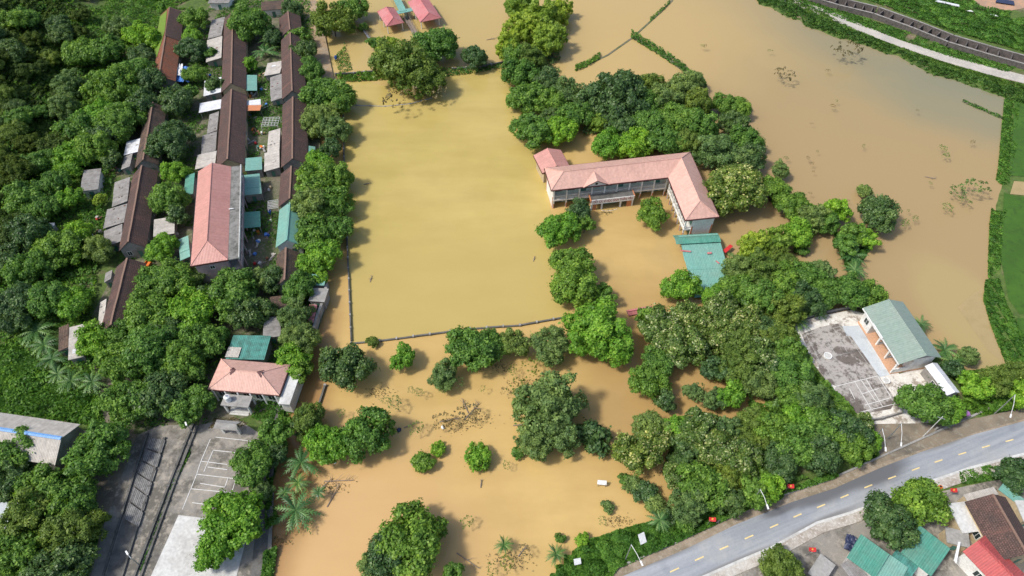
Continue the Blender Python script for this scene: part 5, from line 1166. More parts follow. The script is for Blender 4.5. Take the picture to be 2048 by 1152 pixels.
for a in ((678,962,4.5,.02,'long bare driftwood branch pointing right beside the palms'), (668,990,4.0,1.2,'forked driftwood branch below the long one beside the palms'), (650,970,3.0,.8,'tangled driftwood nearest the small palm'), (900,840,3.5,.2,'bare twigs around the white floating bag'), (945,822,4.0,.9,'upright bare twigs right of the white floating bag', 9), (930,812,3.0,2.0,'bare twig tangle above the white floating bag', 9), (936,1122,4.0,-.6,'thin driftwood branch near the bottom edge beside the grassy tufts'), (823,850,2.5,.4,'small bare twigs left of the white floating bag'), (1040,850,2.2,.1,'short bare branch left of the tall feathery tree'), (962,968,1.2,1.5,'tiny bare stick standing in the open water'), (1045,1102,2.0,.9,'dead stump with twigs beside the small banana plant'), (1068,518,1.3,1.4,'thin stick standing at the right side of the pond'), (742,558,1.6,1.5,'thin pale stick at the left side of the pond'), (735,368,1.6,.2,'floating dark twig near the upper left of the pond'), (1860,356,2.2,-.4,'dark log floating in the wide upper right water'), (985,78,3.4,.3,'curved branch floating left of the bamboo')): driftwood(*a)
# vegetable pergola and railings in the village
def pergola(quad, z, label):
    R = Rect(quad, z); root = empty('pergola', (R.c.x, R.c.y, .4), label, 'pergola'); m_ = MB()
    for i in range(6): m_.bar(R.p(-1+.4*i,-1,z), R.p(-1+.4*i,1,z), .035)
    for i in range(6): m_.bar(R.p(-1,-1+.4*i,z+.05), R.p(1,-1+.4*i,z+.05), .035)
    m_.build('lattice', MATS['white_paint'], root)
    for a in (-1,1):
        for b_ in (-1,1): p_ = MB(); p_.bar(R.p(a,b_,.3), R.p(a,b_,z), .05); p_.build('post', MATS['white_paint'], root)
pergola([(524,234),(556,236),(558,250),(526,254)], 2.2, 'white lattice pergola overgrown with vines beside the right row')
pergola([(536,402),(556,400),(556,416),(536,418)], 2.0, 'bare bamboo frame in the garden behind the teal roofed row house')
pergola([(554,176),(576,175),(577,186),(555,187)], 1.6, 'small white railing frame below the grey stained lean-to')
# ---------------------------------------------------------------- trees, one by one
one(690,733,52,'dark','round dark green tree standing in the flooded street by the lower left pond corner')
one(806,716,26,'light','small round bright tree in the flood right of the dark round one')
one(745,684,14,'olive','small yellowish bush on the lower left corner of the pond wall',kind='bush')
one(938,702,50,'broad','big leafy green tree at the middle of the lower pond wall'); one(985,690,34,'broad','leafy tree joined to the right of the big one at the lower pond wall')
one(888,750,30,'gray','low grey green tree in front of the big leafy one at the lower pond wall')
one(1028,688,30,'gray','slender grey green tree at the lower pond wall, left of its larger twin'); one(1100,692,38,'gray','wide grey green tree at the lower pond wall, left of the bright round tree')
one(1198,670,64,'light','largest bright green round tree, at the lower right corner of the pond')
one(1120,460,40,'light','yellow green round tree at the right pond edge in front of the school'); one(1158,424,28,'dark','darker tree touching the front wall of the school at its left end')
one(1168,450,20,'broad','small leafy tree between the yellow green one and the school yard')
one(1146,530,42,'broad','upper tree of the tall dense clump left of the school yard'); one(1150,578,46,'broad','lower tree of the tall dense clump left of the school yard'); one(1208,590,24,'broad','small crown at the lower right side of the dense clump by the school yard')
one(1305,428,32,'broad','lone bush like tree in the water inside the school yard'); one(1360,574,36,'light','bright tree left of the lower end of the teal canopy')
one(1100,815,70,'gray','tall feathery grey green tree in the middle of the lower flood water'); one(1122,872,40,'gray','lower right crown joined to the tall feathery tree of the lower flood water'); one(1068,884,38,'gray','leafy tree at the left foot of the tall feathery one'); one(1186,880,42,'dark','dark spreading bush at the right foot of the tall feathery tree',kind='bush')
one(1292,765,38,'broad','left tree of the dark green pair at the left edge of the wood'); one(1312,725,32,'broad','right tree of the dark green pair at the left edge of the wood')
one(655,886,44,'light','bright round tree between the two palms and the round crown by the open water'); one(737,866,50,'broad','round mid green crown left of the driftwood water'); one(617,842,36,'olive','yellowish crown above the bright round tree beside the flooded street')
one(846,926,26,'broad','forked floating bush, main body, left of the open water',kind='bush'); one(878,896,18,'light','forked floating bush, its upper arm, left of the open water',kind='bush'); one(956,910,34,'light','isolated round bush in the open lower water',kind='bush'); one(1034,908,15,'broad','little dark green bush left of the tall feathery tree foot',kind='bush')
one(818,1085,66,'broad','huge spreading green tree at the bottom of the flood water'); one(858,1060,36,'broad','upper right crown of the huge spreading tree at the bottom'); one(776,1118,48,'dark','lower left crown of the huge spreading tree at the bottom'); one(752,1140,34,'gray','wispy edge of the huge spreading tree at the bottom left'); one(905,1146,22,'broad','small crown cut by the bottom edge, right of the huge spreading tree')
one(808,140,58,'olive','large yellowish tree with bare lower twigs at the far end of the pond'); one(850,165,42,'olive','drooping right side crown of the yellowish trees at the far end of the pond'); one(782,112,34,'bamboo','pale crown at the upper left of the yellowish trees beyond the pond'); one(876,94,42,'broad','mid green tree behind the yellowish ones at the far end of the pond'); one(950,116,27,'dark','small dark tree on the far bank of the pond'); one(748,88,14,'broad','small tree beside the white slanted fence panel')
one(1228,200,62,'dark','large very dark round tree in the wood behind the school'); one(1180,215,34,'dark','smaller dark tree on the left of the large very dark one'); one(1240,252,34,'dark','dark tree just below the large very dark one')
one(1468,380,62,'flower','big round tree with pale leaf tips at the right end of the school wing'); one(1757,430,40,'dark','dark round bush tree standing alone in the wide right hand water'); one(1727,383,18,'gray','small grey green bush above the dark round one in the wide right hand water',kind='bush')
one(1605,502,15,'broad','tiny island bush below the tree chain in the right hand water',kind='bush')
one(1845,808,48,'broad','broad round tree between the sports court and the road'); one(1905,820,26,'light','yellow green tree right of the broad round one by the road')
one(1836,1008,52,'broad','leafy green tree overhanging the pavement below the road'); one(1780,1050,50,'dark','dull dark tree beside the green roofs below the road'); one(2030,950,36,'dark','reddish green tree at the right edge below the road'); one(1566,1138,42,'olive','yellowish tree cut by the bottom edge below the road')
one(344,284,48,'dark','dense dark round tree between the left and middle village rows'); one(350,345,28,'light','bright tree between the dense dark one and the pink block'); one(340,400,40,'broad','tall leafy tree left of the pink roofed block'); one(356,430,26,'dark','darker tree under the tall leafy one left of the pink roofed block'); one(325,498,34,'light','round light green tree above the orange tricycle'); one(354,205,36,'dark','dark tree below the blue tarpaulin')
one(500,52,42,'broad','mid green tree at the far end between the middle and right rows'); one(500,130,17,'light','small bright tree on the right of the middle row'); one(545,75,22,'dark','dark tree above the palms between the rows')
one(610,105,26,'dark','dark crown over the upper right row house'); one(623,140,26,'broad','leafy crown beside the lane at the upper right row house'); one(598,75,20,'broad','small crown at the gap of the right row'); one(585,22,22,'dark','dark tree at the very top beside the lane')
one(665,45,42,'olive','large olive tree between the muddy lane and the flooded garden'); one(705,20,30,'broad','green tree at the top edge left of the red pavilions'); one(725,55,12,'broad','small dark bush beside the white slanted panel',kind='bush')
one(435,1095,42,'light','lower left part of the bright big tree over the pale slab'); one(462,1045,58,'light','largest bright green tree of the lower left, over the pale slab'); one(500,1010,30,'light','upper right crown of the bright big tree over the pale slab')
one(384,810,40,'broad','round tree at the left front of the hip roofed office'); one(195,904,62,'broad','large round tree at the right end of the pale warehouse')
one(505,930,46,'broad','broad tree hiding the far end of the badminton lines in the yard'); one(520,988,24,'gray','brownish grey tree between the two broad ones in the yard'); one(550,870,34,'broad','green tree below the gatehouse at the flooded street'); one(555,910,24,'dark','dark tree right of the broad one over the badminton lines'); one(600,855,20,'dark','narrow dark tree at the flooded street')
one(430,172,20,'dark','small dark tree beside the white lean-to of the middle row'); one(420,110,16,'broad','small tree at the pale sagging lean-to')
grove('on the bank between village and pond','trees on the bank between village and pond',[(640,190,38,'broad'),(678,200,36,'broad'),(640,245,40,'gray'),(668,262,32,'gray'),(662,300,24,'dark'),(628,366,40,'broad'),(668,358,36,'broad'),(622,418,42,'gray'),(668,410,38,'broad'),(630,470,40,'broad'),(672,462,34,'broad'),(645,515,40,'light'),(640,330,28,'light')])
grove('beside the flooded street below the village','trees beside the flooded street',[(600,578,32,'broad'),(594,632,36,'gray'),(600,680,36,'gray'),(585,722,34,'light'),(600,745,26,'broad'),(640,560,18,'light'),(548,560,30,'dark')])
grove('between the pink block and the gatehouse','trees between the pink block and the office',[(470,585,52,'broad'),(425,600,36,'dark'),(500,630,40,'dark'),(385,625,52,'light'),(352,560,42,'broad'),(310,565,38,'broad'),(395,548,26,'gray'),(298,632,50,'broad'),(345,665,40,'dark'),(408,680,44,'broad'),(300,700,60,'broad'),(370,728,48,'broad'),(250,728,50,'broad'),(262,800,54,'broad'),(325,790,52,'dark'),(190,680,40,'light'),(238,672,34,'broad'),(520,560,28,'gray'),(560,560,1.0,'dark')][:-1])
grove('in the dense clump at the lower left corner','trees of the lower left corner',[(40,905,52,'broad'),(100,905,1,'dark'),(20,960,46,'dark'),(95,985,58,'broad'),(150,1005,48,'broad'),(60,1040,60,'olive'),(140,1070,58,'olive'),(40,1110,62,'broad'),(120,1130,60,'dark'),(175,1050,38,'olive'),(-20,1120,60,'broad'),(180,1125,40,'dark')][:1]+[(20,960,46,'dark'),(95,985,58,'broad'),(150,1005,48,'broad'),(60,1040,60,'olive'),(140,1070,58,'olive'),(40,1110,62,'broad'),(120,1130,60,'dark'),(175,1050,38,'olive'),(-20,1120,60,'broad')])
grove('in the belt right of the pond','trees of the belt right of the pond',[(1030,110,28,'broad'),(1040,150,36,'broad'),(1062,120,30,'olive'),(1055,198,38,'broad'),(1092,165,30,'dark'),(1098,205,34,'broad'),(1065,262,40,'broad'),(1115,265,36,'light'),(1138,190,34,'gray'),(1148,235,34,'broad'),(1105,235,26,'dark')])
grove('at the far flood left of the dikes','bamboo clumps beyond the pond',[(1045,15,34,'bamboo'),(1082,45,42,'bamboo'),(1045,65,38,'bamboo'),(1110,38,30,'bamboo'),(1095,85,36,'bamboo'),(1020,95,30,'bamboo'),(1125,20,22,'bamboo'),(1030,18,22,'broad')])
grove('in the wood behind the school','trees of the wood behind the school',[(1305,172,26,'olive'),(1330,200,38,'gray'),(1365,180,36,'gray'),(1392,210,34,'olive'),(1290,210,34,'broad'),(1300,255,42,'broad'),(1350,245,42,'broad'),(1395,255,38,'broad'),(1212,292,34,'light'),(1268,288,38,'light'),(1328,285,36,'broad'),(1372,290,30,'olive'),(1200,250,20,'bamboo'),(1390,165,22,'gray'),(1285,165,16,'olive')])
grove('in the chain right of the school wood','trees of the chain right of the school wood',[(1450,210,28,'broad'),(1478,216,24,'broad'),(1468,250,30,'dark'),(1490,280,32,'broad'),(1430,308,44,'gray'),(1498,318,34,'dark'),(1475,330,34,'gray'),(1560,340,20,'gray'),(1548,382,30,'broad'),(1585,412,30,'broad'),(1625,440,30,'gray'),(1672,422,26,'light'),(1655,448,24,'broad'),(1592,468,34,'light'),(1706,470,26,'broad'),(1690,492,26,'broad'),(1735,480,22,'light')])
W_ = [(1505,500,36,'bamboo'),(1545,488,36,'bamboo'),(1478,540,34,'gray'),(1520,545,42,'olive'),(1560,525,34,'olive'),(1565,565,42,'broad'),(1470,580,36,'broad'),(1520,595,42,'broad'),(1610,555,34,'broad'),(1640,545,28,'gray'),(1612,600,36,'dark'),(1650,588,34,'broad'),(1700,588,38,'broad'),(1740,590,32,'broad'),(1435,600,30,'light'),(1570,620,40,'olive'),(1632,628,1,'dark')][:-1]
grove('between the teal canopy and village hall','trees of the wood above the court',W_)
grove('in the flooded wood left of the court','trees of the flooded wood left of the court',[(1300,640,30,'broad'),(1320,650,44,'flower'),(1385,640,42,'flower'),(1358,690,48,'flower'),(1440,625,40,'flower'),(1440,670,40,'flower'),(1490,650,40,'flower'),(1395,700,26,'dark'),(1530,660,36,'dark'),(1480,700,44,'olive'),(1520,715,40,'flower'),(1470,745,38,'olive'),(1430,740,30,'dark'),(1555,680,38,'olive'),(1570,705,40,'broad'),(1582,750,42,'broad'),(1555,740,34,'dark'),(1510,765,36,'gray'),(1618,800,40,'gray'),(1460,790,30,'light'),(1430,800,24,'gray'),(1385,785,20,'gray'),(1330,800,24,'dark'),(1590,800,36,'broad')])
grove('in the dense wood along the road','trees of the wood along the road',[(1270,905,42,'flower'),(1310,880,36,'flower'),(1345,860,32,'light'),(1300,855,34,'gray'),(1390,860,44,'flower'),(1370,905,34,'dark'),(1430,900,44,'flower'),(1475,915,44,'flower'),(1455,860,32,'dark'),(1500,850,36,'olive'),(1500,890,30,'olive'),(1545,860,40,'broad'),(1590,840,34,'light'),(1590,890,42,'broad'),(1635,855,44,'broad'),(1640,905,44,'dark'),(1690,860,42,'dark'),(1700,895,38,'broad'),(1725,850,24,'flower'),(1745,880,20,'light'),(1560,920,36,'dark'),(1400,975,50,'broad'),(1380,1010,40,'gray'),(1450,960,36,'olive'),(1460,1005,32,'dark'),(1500,985,36,'broad'),(1540,975,30,'light'),(1345,955,26,'flower')])
grove('at the foot of the roadside bank','bushes at the foot of the roadside bank',[(1262,970,22,'gray'),(1290,985,28,'dark'),(1310,1010,26,'gray'),(1335,1035,22,'dark'),(1215,1015,16,'gray'),(1250,960,16,'broad'),(1120,1075,12,'broad'),(1165,1080,16,'light'),(1370,1045,24,'broad')],'bush','bush')
grove('on the bank right of the village hall','trees right of the village hall',[(1950,775,30,'light'),(1990,765,32,'olive'),(2030,750,30,'olive'),(1935,712,22,'gray'),(2050,790,34,'light'),(1905,740,20,'dark')])
# the thicket and the forested hill on the left
TH_ = [(228,178,50,'broad'),(272,150,42,'broad'),(300,165,34,'dark'),(180,180,1,'gray'),(245,245,46,'broad'),(200,235,40,'light'),(285,215,34,'dark'),(140,170,30,'gray'),(130,215,34,'gray'),(160,260,42,'broad'),(190,300,40,'broad'),(215,270,34,'dark'),(145,320,38,'light'),(120,290,34,'hill'),(240,60,30,'gray'),(285,75,34,'light'),(285,115,30,'dark'),(215,105,34,'broad'),(170,110,36,'broad'),(390,40,28,'broad'),(385,100,30,'dark'),(390,150,24,'broad'),(385,75,22,'light'),(378,190,22,'broad'),(60,470,44,'dark'),(120,500,46,'broad'),(60,540,44,'broad'),(200,500,32,'gray'),(155,470,34,'light'),(100,600,42,'broad'),(40,600,40,'dark'),(150,610,34,'light'),(220,440,1,'dark'),(90,420,34,'broad'),(50,400,40,'broad'),(110,370,34,'broad'),(140,400,26,'light'),(225,320,22,'dark'),(30,340,40,'hill'),(75,330,34,'broad'),(30,460,36,'hill'),(20,520,36,'dark'),(20,640,36,'dark'),(200,400,14,'bamboo')]
grove('in the thicket between hill and village','trees of the thicket between hill and village',[t for t in TH_ if t[2] > 2])
rr = random.Random(3); hill = []
while len(hill) < 26:
    a, b_ = rr.uniform(-10, 190), rr.uniform(-5, 420)
    if a > 185-.42*b_+ (30 if b_ < 120 else 0): continue
    if all(math.hypot(a-h[0], b_-h[1]) > 22 for h in hill): hill.append((a, b_, rr.uniform(15, 26), rr.choice(['hill','hill','olive','broad','dark'])))
def hill_tree(a, b_, r_, sp, k):
    # walk down the sight line until it meets the slope
    p = None
    for zz in range(60, -1, -1):
        q = G(a, b_, zz)
        if ground_z(q.x, q.y)+1.5 >= zz: p = q; break
    if p is None: return
    root = empty('tree', (p.x, p.y, ground_z(p.x, p.y)-.1), {'hill':'small dull green tree on the forested hillside in the upper left','olive':'small olive tree on the forested hillside in the upper left','broad':'small leafy green tree on the forested hillside in the upper left','dark':'small dark tree on the forested hillside in the upper left'}[sp], 'tree', SP[sp]+' trees of the forested hillside')
    R = r_/ppm(p); me = CR['m'][1][k % 4]; s = R/3.6; c = link(bpy.data.objects.new('crown', shared(me, 'leaf_'+sp)), root); c.location = (0,0,R*.7+.8); c.scale = (s,s,s*.9); c.rotation_euler = (0,0,k)
    t = link(bpy.data.objects.new('trunk', TR['m'][k % 3]), root); t.scale = (s,s,(R*.7+.8)/4.2)
for k, h in enumerate(hill): hill_tree(*h, k)
# banana plants and small palms
BN = 'banana plants and small palms'
for a in ((602,925,32,'palm at the water edge above its larger twin, left of the open water'),(596,965,20,'small banana plant squeezed between the two palms at the water edge'),(592,1020,38,'large palm with long grey green fronds at the water edge in the lower left'),(637,985,14,'tiny palm between driftwood beside the large palm'),(73,662,30,'topmost banana plant of the group at the striped shed'),(88,690,26,'banana plant left of the striped shed, second from the top'),(104,718,24,'banana plant just below the left side of the striped shed'),(142,762,24,'lower left banana plant in the shade below the striped shed'),(184,764,24,'lower right banana plant in the shade below the striped shed'),(115,748,20,'banana plant between the shed and the lower pair'),(545,80,24,'upper palm between the middle and right rows'),(530,104,24,'lower palm between the middle and right rows'),(1560,785,30,'big leaved banana plant in the flooded wood left of the court'),(1592,640,22,'banana plant at the upper corner of the court platform'),(1632,620,18,'banana plant between the trees above the court'),(1008,1090,16,'small banana plant alone in the lower flood water'),(1704,512,24,'banana plants at the lower end of the island in the right hand water'),(1710,540,20,'grassy banana plant at the very tip of the island in the right hand water'),(1842,648,18,'banana plant behind the roof of the village hall'),(1890,700,24,'upper banana plant at the right gable of the village hall'),(1905,725,24,'lower banana plant at the right gable of the village hall'),(1880,755,16,'banana plant beside the bicycle shed'),(102,408,22,'banana plant in the thicket beside the small concrete shed'),(1112,1108,18,'palm like tuft at the lower left end of the roadside bank'),(1320,1040,20,'palm like tuft in the weeds of the roadside bank'),(1500,955,22,'dark palm in the wood along the road'),(570,985,16,'small palm at the edge of the flooded street')): palm(*a, group=BN)
# sparse half drowned bushes
SG_ = 'sparse half drowned bushes'
for a in ((790,806,17,'gray','upright sparse bush right of the dark round tree'),(770,802,10,'gray','tiny sparse bush left of the upright one'),(838,784,11,'gray','small sparse bush below the big leafy tree'),(822,780,8,'gray','tiny thin bush beside the small sparse one below the big leafy tree'),(918,764,12,'gray','sparse bush right of the low grey green tree'),(1025,740,11,'olive','thin bush below the slender grey green tree'),(1060,735,20,'olive','thin spreading bush above the tall feathery tree'),(1034,772,20,'olive','withered bush left of the tall feathery tree'),(1012,785,12,'dry','withered twiggy bush left of the tall feathery tree'),(965,777,7,'gray','tiny sprig in the middle of the water below the big leafy tree'),(832,856,16,'gray','sparse dark sprig between driftwood and round crown'),(683,826,10,'broad','small sprig above the round mid green crown'),(935,826,24,'dry','bare grey brush right of the white floating bag'),(885,842,22,'dry','bare brown brush around the white floating bag'),(934,1044,14,'broad','small ring shaped weed in the open lower water'),(1013,930,9,'broad','tiny weed right of the isolated round bush'),(1050,1100,14,'dry','withered tuft beside the small banana plant'),(1015,1128,18,'olive','thin weeds near the bottom edge'),(985,1140,14,'olive','thin weeds at the bottom edge left of the bank'),(1395,785,22,'gray','thin bush in the brown gap of the flooded wood'),(1885,297,9,'broad','tiny green weed in the wide water, upper one'),(1892,312,8,'broad','tiny green weed in the wide water, lower one'),(1810,446,10,'broad','tiny weed right of the dark round bush tree'),(1950,375,26,'gray','thin weeds in the wide water beside the right hand dike'),(1915,385,18,'gray','thin weeds left of those beside the right hand dike'),(1830,437,8,'gray','tiny weed on the sunken dike line, left end'),(1895,415,12,'gray','thin weeds in the middle of the sunken dike line'),(1930,403,12,'gray','thin weeds at the right of the sunken dike line'),(1570,150,20,'dry','drowned brown brush in the upper right water'),(1695,100,26,'dry','drowned brown brush under the canal bank'),(1255,105,1.5,'dry','x'),(960,120,1,'dry','x'),(1205,1042,10,'gray','sparse bush above the roadside bank weeds'),(805,200,34,'dry','bare drowned twigs under the yellowish trees at the far end of the pond'),(875,180,26,'dry','bare drowned twigs at the right of the yellowish trees')):
    if a[2] > 2: tree(*a, SG_, 'bush', 'sparse')
rr = random.Random(9)
for i in range(46):
    a, b_ = rr.uniform(1400, 1990), rr.uniform(60, 440)
    if a > 1500+(b_)*1.0+420 or b_ < 70+(a-1500)*.42 or (a < 1560 and b_ > 150) : continue
    tree(a, b_, rr.uniform(3, 6.5), 'dry' if i % 3 else 'gray', 'tiny drowned tuft in the wide upper right water', 'tiny drowned tufts in the wide water', 'bush', 'sparse')
# dikes: low earth lines under the weeds, then weeds nobody could count
def dike(pts, wd, z, label, mat='village_dirt'):
    m_ = MB(); P_ = [G(*p, z) for p in pts]
    for a, b_ in zip(P_[:-1], P_[1:]):
        d_ = (b_-a).normalized(); n_ = Vector((-d_.y, d_.x, 0)); t = n_*wd/2; s = n_*wd*1.2-Z*(z+.5)
        m_.face(a-t, b_-t, b_+t, a+t); m_.face(a+t, b_+t, b_+t+n_*wd*.7-Z*(z+.4), a+t+n_*wd*.7-Z*(z+.4)); m_.face(a-t-n_*wd*.7-Z*(z+.4), b_-t-n_*wd*.7-Z*(z+.4), b_-t, a-t)
    tag(m_.build('dike', MATS[mat]), label, kind='structure')
dike([(1345,0),(1320,25),(1265,75),(1215,110),(1155,138)], .5, .10, 'thin earth dike running down between the far flooded fields')
dike([(1265,72),(1320,105),(1370,140),(1412,172)], .8, .22, 'green earth dike running toward the school wood')
dike([(1925,202),(2003,236)], .5, .12, 'short green dike in the upper right corner of the flood')
def ribbon(pts, w0):
    up = [(a, b_-w0) for a, b_ in pts]; return up+[(a, b_+w0) for a, b_ in pts[::-1]]
cover('weeds', ribbon([(1262,70),(1320,105),(1370,140),(1412,172)], 8), 2600, .30, .8, 'leaf_weed', 'weeds on the green dike toward the school wood', 1.2, seed=2, water_ok=True)
cover('weeds', ribbon([(1150,138),(1175,128),(1200,112)], 6), 900, .28, .8, 'leaf_weed', 'weeds at the lower end of the thin dike', 1.0, seed=3, water_ok=True)
cover('weeds', ribbon([(1340,4),(1322,22),(1300,40)], 4), 400, .25, .5, 'leaf_weed', 'weeds at the upper end of the thin dike', 1.0, seed=4, water_ok=True)
cover('weeds', ribbon([(1925,202),(2003,236)], 3), 500, .25, .4, 'leaf_weed', 'weeds on the short dike in the upper right corner of the flood', 1.0, seed=5, water_ok=True)
cover('weeds', [(675,150),(760,145),(780,160),(700,165),(675,162)], 2600, .28, .9, 'leaf_weed', 'hedge like weeds at the far left pond corner', 1.2, seed=6, water_ok=True)
cover('weeds', [(690,90),(705,140),(680,150),(668,120)], 700, .28, .7, 'leaf_weed', 'weeds beside the muddy lane', 1.2, seed=16, water_ok=True)
cover('weeds', [(880,140),(1010,125),(1012,136),(930,150),(880,155)], 1600, .28, .7, 'leaf_weed', 'weeds along the far bank of the pond', 1.2, seed=7, water_ok=True)
cover('weeds', [(1470,-40),(1530,-20),(1600,22),(1660,48),(1730,76),(1795,104),(1895,142),(2000,175),(2060,190),(2060,215),(2012,202),(1930,180),(1850,156),(1790,126),(1650,80),(1590,54),(1505,22)], 26000, .32, .8, 'leaf_bank', 'tangled green scrub on the bank at the edge of the upper right flood', 1.5, seed=8)
cover('grass', [(1530,-20),(1560,-12),(1640,26),(1718,66),(1795,96),(1895,130),(2000,160),(2060,175),(2060,190),(2000,175),(1895,142),(1795,104),(1730,76),(1660,48),(1600,22)], 16000, .26, .18, 'leaf_bank', 'short grass on the slope below the pale path in the upper right', 1.2, seed=80)
cover('weeds', [(1740,62),(1620,20),(1560,-10),(1580,-20),(1700,30),(1800,62),(1900,95),(2060,140),(2060,160),(1900,118),(1800,84)], 9000, .30, .3, 'leaf_weed', 'short grass between path and canal wall', 1.4, seed=9)
cover('weeds', [(1640,-30),(1900,-30),(1960,20),(2060,30),(2100,60),(2100,120),(2060,112),(1900,66),(1780,20)], 30000, .34, .8, 'leaf_weed', 'wild green growth beyond the canal wall', 2.6, seed=10)
cover('weeds', [(2008,200),(2036,205),(2030,300),(2018,350),(2016,390),(2002,460),(1998,540),(1975,560),(1978,450),(1988,380),(1996,330),(2004,240)], 14000, .26, .35, 'leaf_weed', 'green weeds on the dike along the right edge, upper part', .9, seed=11, thr=-1.0, water_ok=True)
cover('weeds', [(1970,560),(1996,560),(2010,610),(2046,680),(2060,735),(2014,735),(1984,660),(1966,600)], 13000, .25, .3, 'leaf_weed', 'green weeds on the dike along the right edge, lower part', .9, seed=12, thr=-1.4, water_ok=True)
cover('weeds', [(1095,1165),(1115,1122),(1185,1080),(1255,1056),(1335,1040),(1380,1015),(1440,960),(1560,1000),(1570,985),(1700,930),(1745,905),(1752,915),(1660,962),(1570,990),(1466,1034),(1360,1084),(1232,1140),(1215,1165)], 46000, .34, .8, 'leaf_weed', 'bright green weeds covering the roadside bank', 1.5, seed=14)
cover('undergrowth', [(1400,640),(1480,560),(1520,520),(1620,540),(1740,590),(1725,612),(1640,628),(1580,648),(1600,700),(1640,760),(1715,842),(1745,900),(1640,950),(1540,985),(1420,980),(1400,900),(1500,820),(1480,760),(1420,740)], 26000, .42, 1.5, 'leaf_broad', 'tangled undergrowth of the wood beside the court', 2.4, seed=15, thr=-.7, water_ok=True)
cover('undergrowth', [(1250,900),(1330,850),(1420,850),(1440,980),(1380,1010),(1330,960),(1260,940)], 7000, .40, 1.3, 'leaf_dark', 'undergrowth below the pale tipped trees at the road wood', 2.2, seed=17, thr=-.3, water_ok=True)
cover('undergrowth', [(1020,110),(1110,100),(1160,180),(1300,160),(1420,200),(1430,280),(1390,300),(1180,300),(1150,250),(1080,290),(1045,260)], 12000, .42, 1.3, 'leaf_dark', 'undergrowth of the flooded wood behind the school', 2.4, seed=18, thr=-.2, water_ok=True)
cover('undergrowth', [(1440,200),(1500,215),(1520,300),(1560,380),(1640,420),(1690,420),(1640,460),(1600,500),(1560,460),(1540,400),(1480,350),(1440,260)], 6000, .38, 1.0, 'leaf_weed', 'undergrowth along the tree chain right of the school wood', 2.0, seed=19, thr=.3, water_ok=True)
cover('undergrowth', [(1665,470),(1720,450),(1755,480),(1740,500),(1712,540),(1690,545),(1680,500)], 3500, .32, .8, 'leaf_weed', 'leafy growth of the island in the right hand water', 1.6, seed=20, thr=-1, water_ok=True)
cover('weeds', [(1880,690),(1960,735),(2060,740),(2060,820),(1960,832),(1920,820),(1925,780),(1890,740)], 14000, .36, 1.0, 'leaf_weed', 'weeds around the trees right of the village hall', 2.0, seed=21)
cover('weeds', [(1600,720),(1640,760),(1722,845),(1745,860),(1725,880),(1640,830),(1590,760)], 5000, .34, .9, 'leaf_weed', 'weeds along the left side of the court platform', 1.8, seed=22)
cover('undergrowth', [(-60,-60),(330,-60),(330,20),(300,160),(300,210),(260,260),(240,330),(215,420),(200,520),(195,600),(185,650),(200,780),(210,860),(0,830),(-120,820),(-120,300)], 100000, .38, 1.3, 'leaf_weed', 'tangled green growth between hill and village', 2.2, seed=23)
cover('hill_forest', [(-260,-60),(220,-60),(170,60),(150,160),(110,280),(70,400),(20,560),(-60,700),(-300,700),(-400,200)], 190000, .55, 1.7, 'leaf_hill', 'low forest covering the hillside in the upper left', 2.4, seed=24)
cover('grass', [(40,690),(110,760),(200,790),(215,860),(160,848),(0,822),(-60,815),(-40,700)], 26000, .26, .35, 'leaf_weed', 'green grass in the clearing above the pale warehouse', 1.2, seed=25)
cover('weeds', [(300,170),(330,170),(400,10),(620,0),(640,170),(640,560),(640,640),(600,800),(420,850),(230,860),(210,660),(250,500),(240,330)], 42000, .32, .9, 'leaf_weed', 'garden greenery and weeds between the village houses', 1.7, seed=26, thr=-.1)
cover('weeds', [(560,830),(600,800),(560,905),(548,960),(545,1010),(560,1040),(556,1100),(545,1165),(525,1165),(535,1080),(530,980),(545,900)], 6000, .30, .7, 'leaf_weed', 'green weeds on the lip between the yard and the flood', 1.3, seed=27, thr=-1, water_ok=True)
cover('weeds', [(1735,880),(1760,925),(1842,900),(1900,880),(1905,868),(1850,880),(1800,890)], 1600, .25, .3, 'leaf_weed', 'thin grass on the forecourt beside the road', 1.2, seed=28, thr=.3)
cover('weeds', [(1780,985),(1900,950),(2048,918),(2060,940),(1990,962),(1900,975),(1800,1000)], 2600, .25, .35, 'leaf_weed', 'thin grass behind the pavement below the road', 1.2, seed=29, thr=.4)
cover('weeds', [(230,860),(275,865),(240,960),(205,1060),(180,1160),(150,1160),(160,980),(200,940)], 5000, .30, .5, 'leaf_weed', 'weeds under the trees left of the dark drain', 1.4, seed=30, thr=.1)
cover('weeds', ribbon([(383,905),(352,965),(283,1150)], 4), 1400, .22, .3, 'leaf_weed', 'grass growing in the kerbed gutter', .9, seed=31)
# --- last: every prototype mesh that was never used leaves no object behind

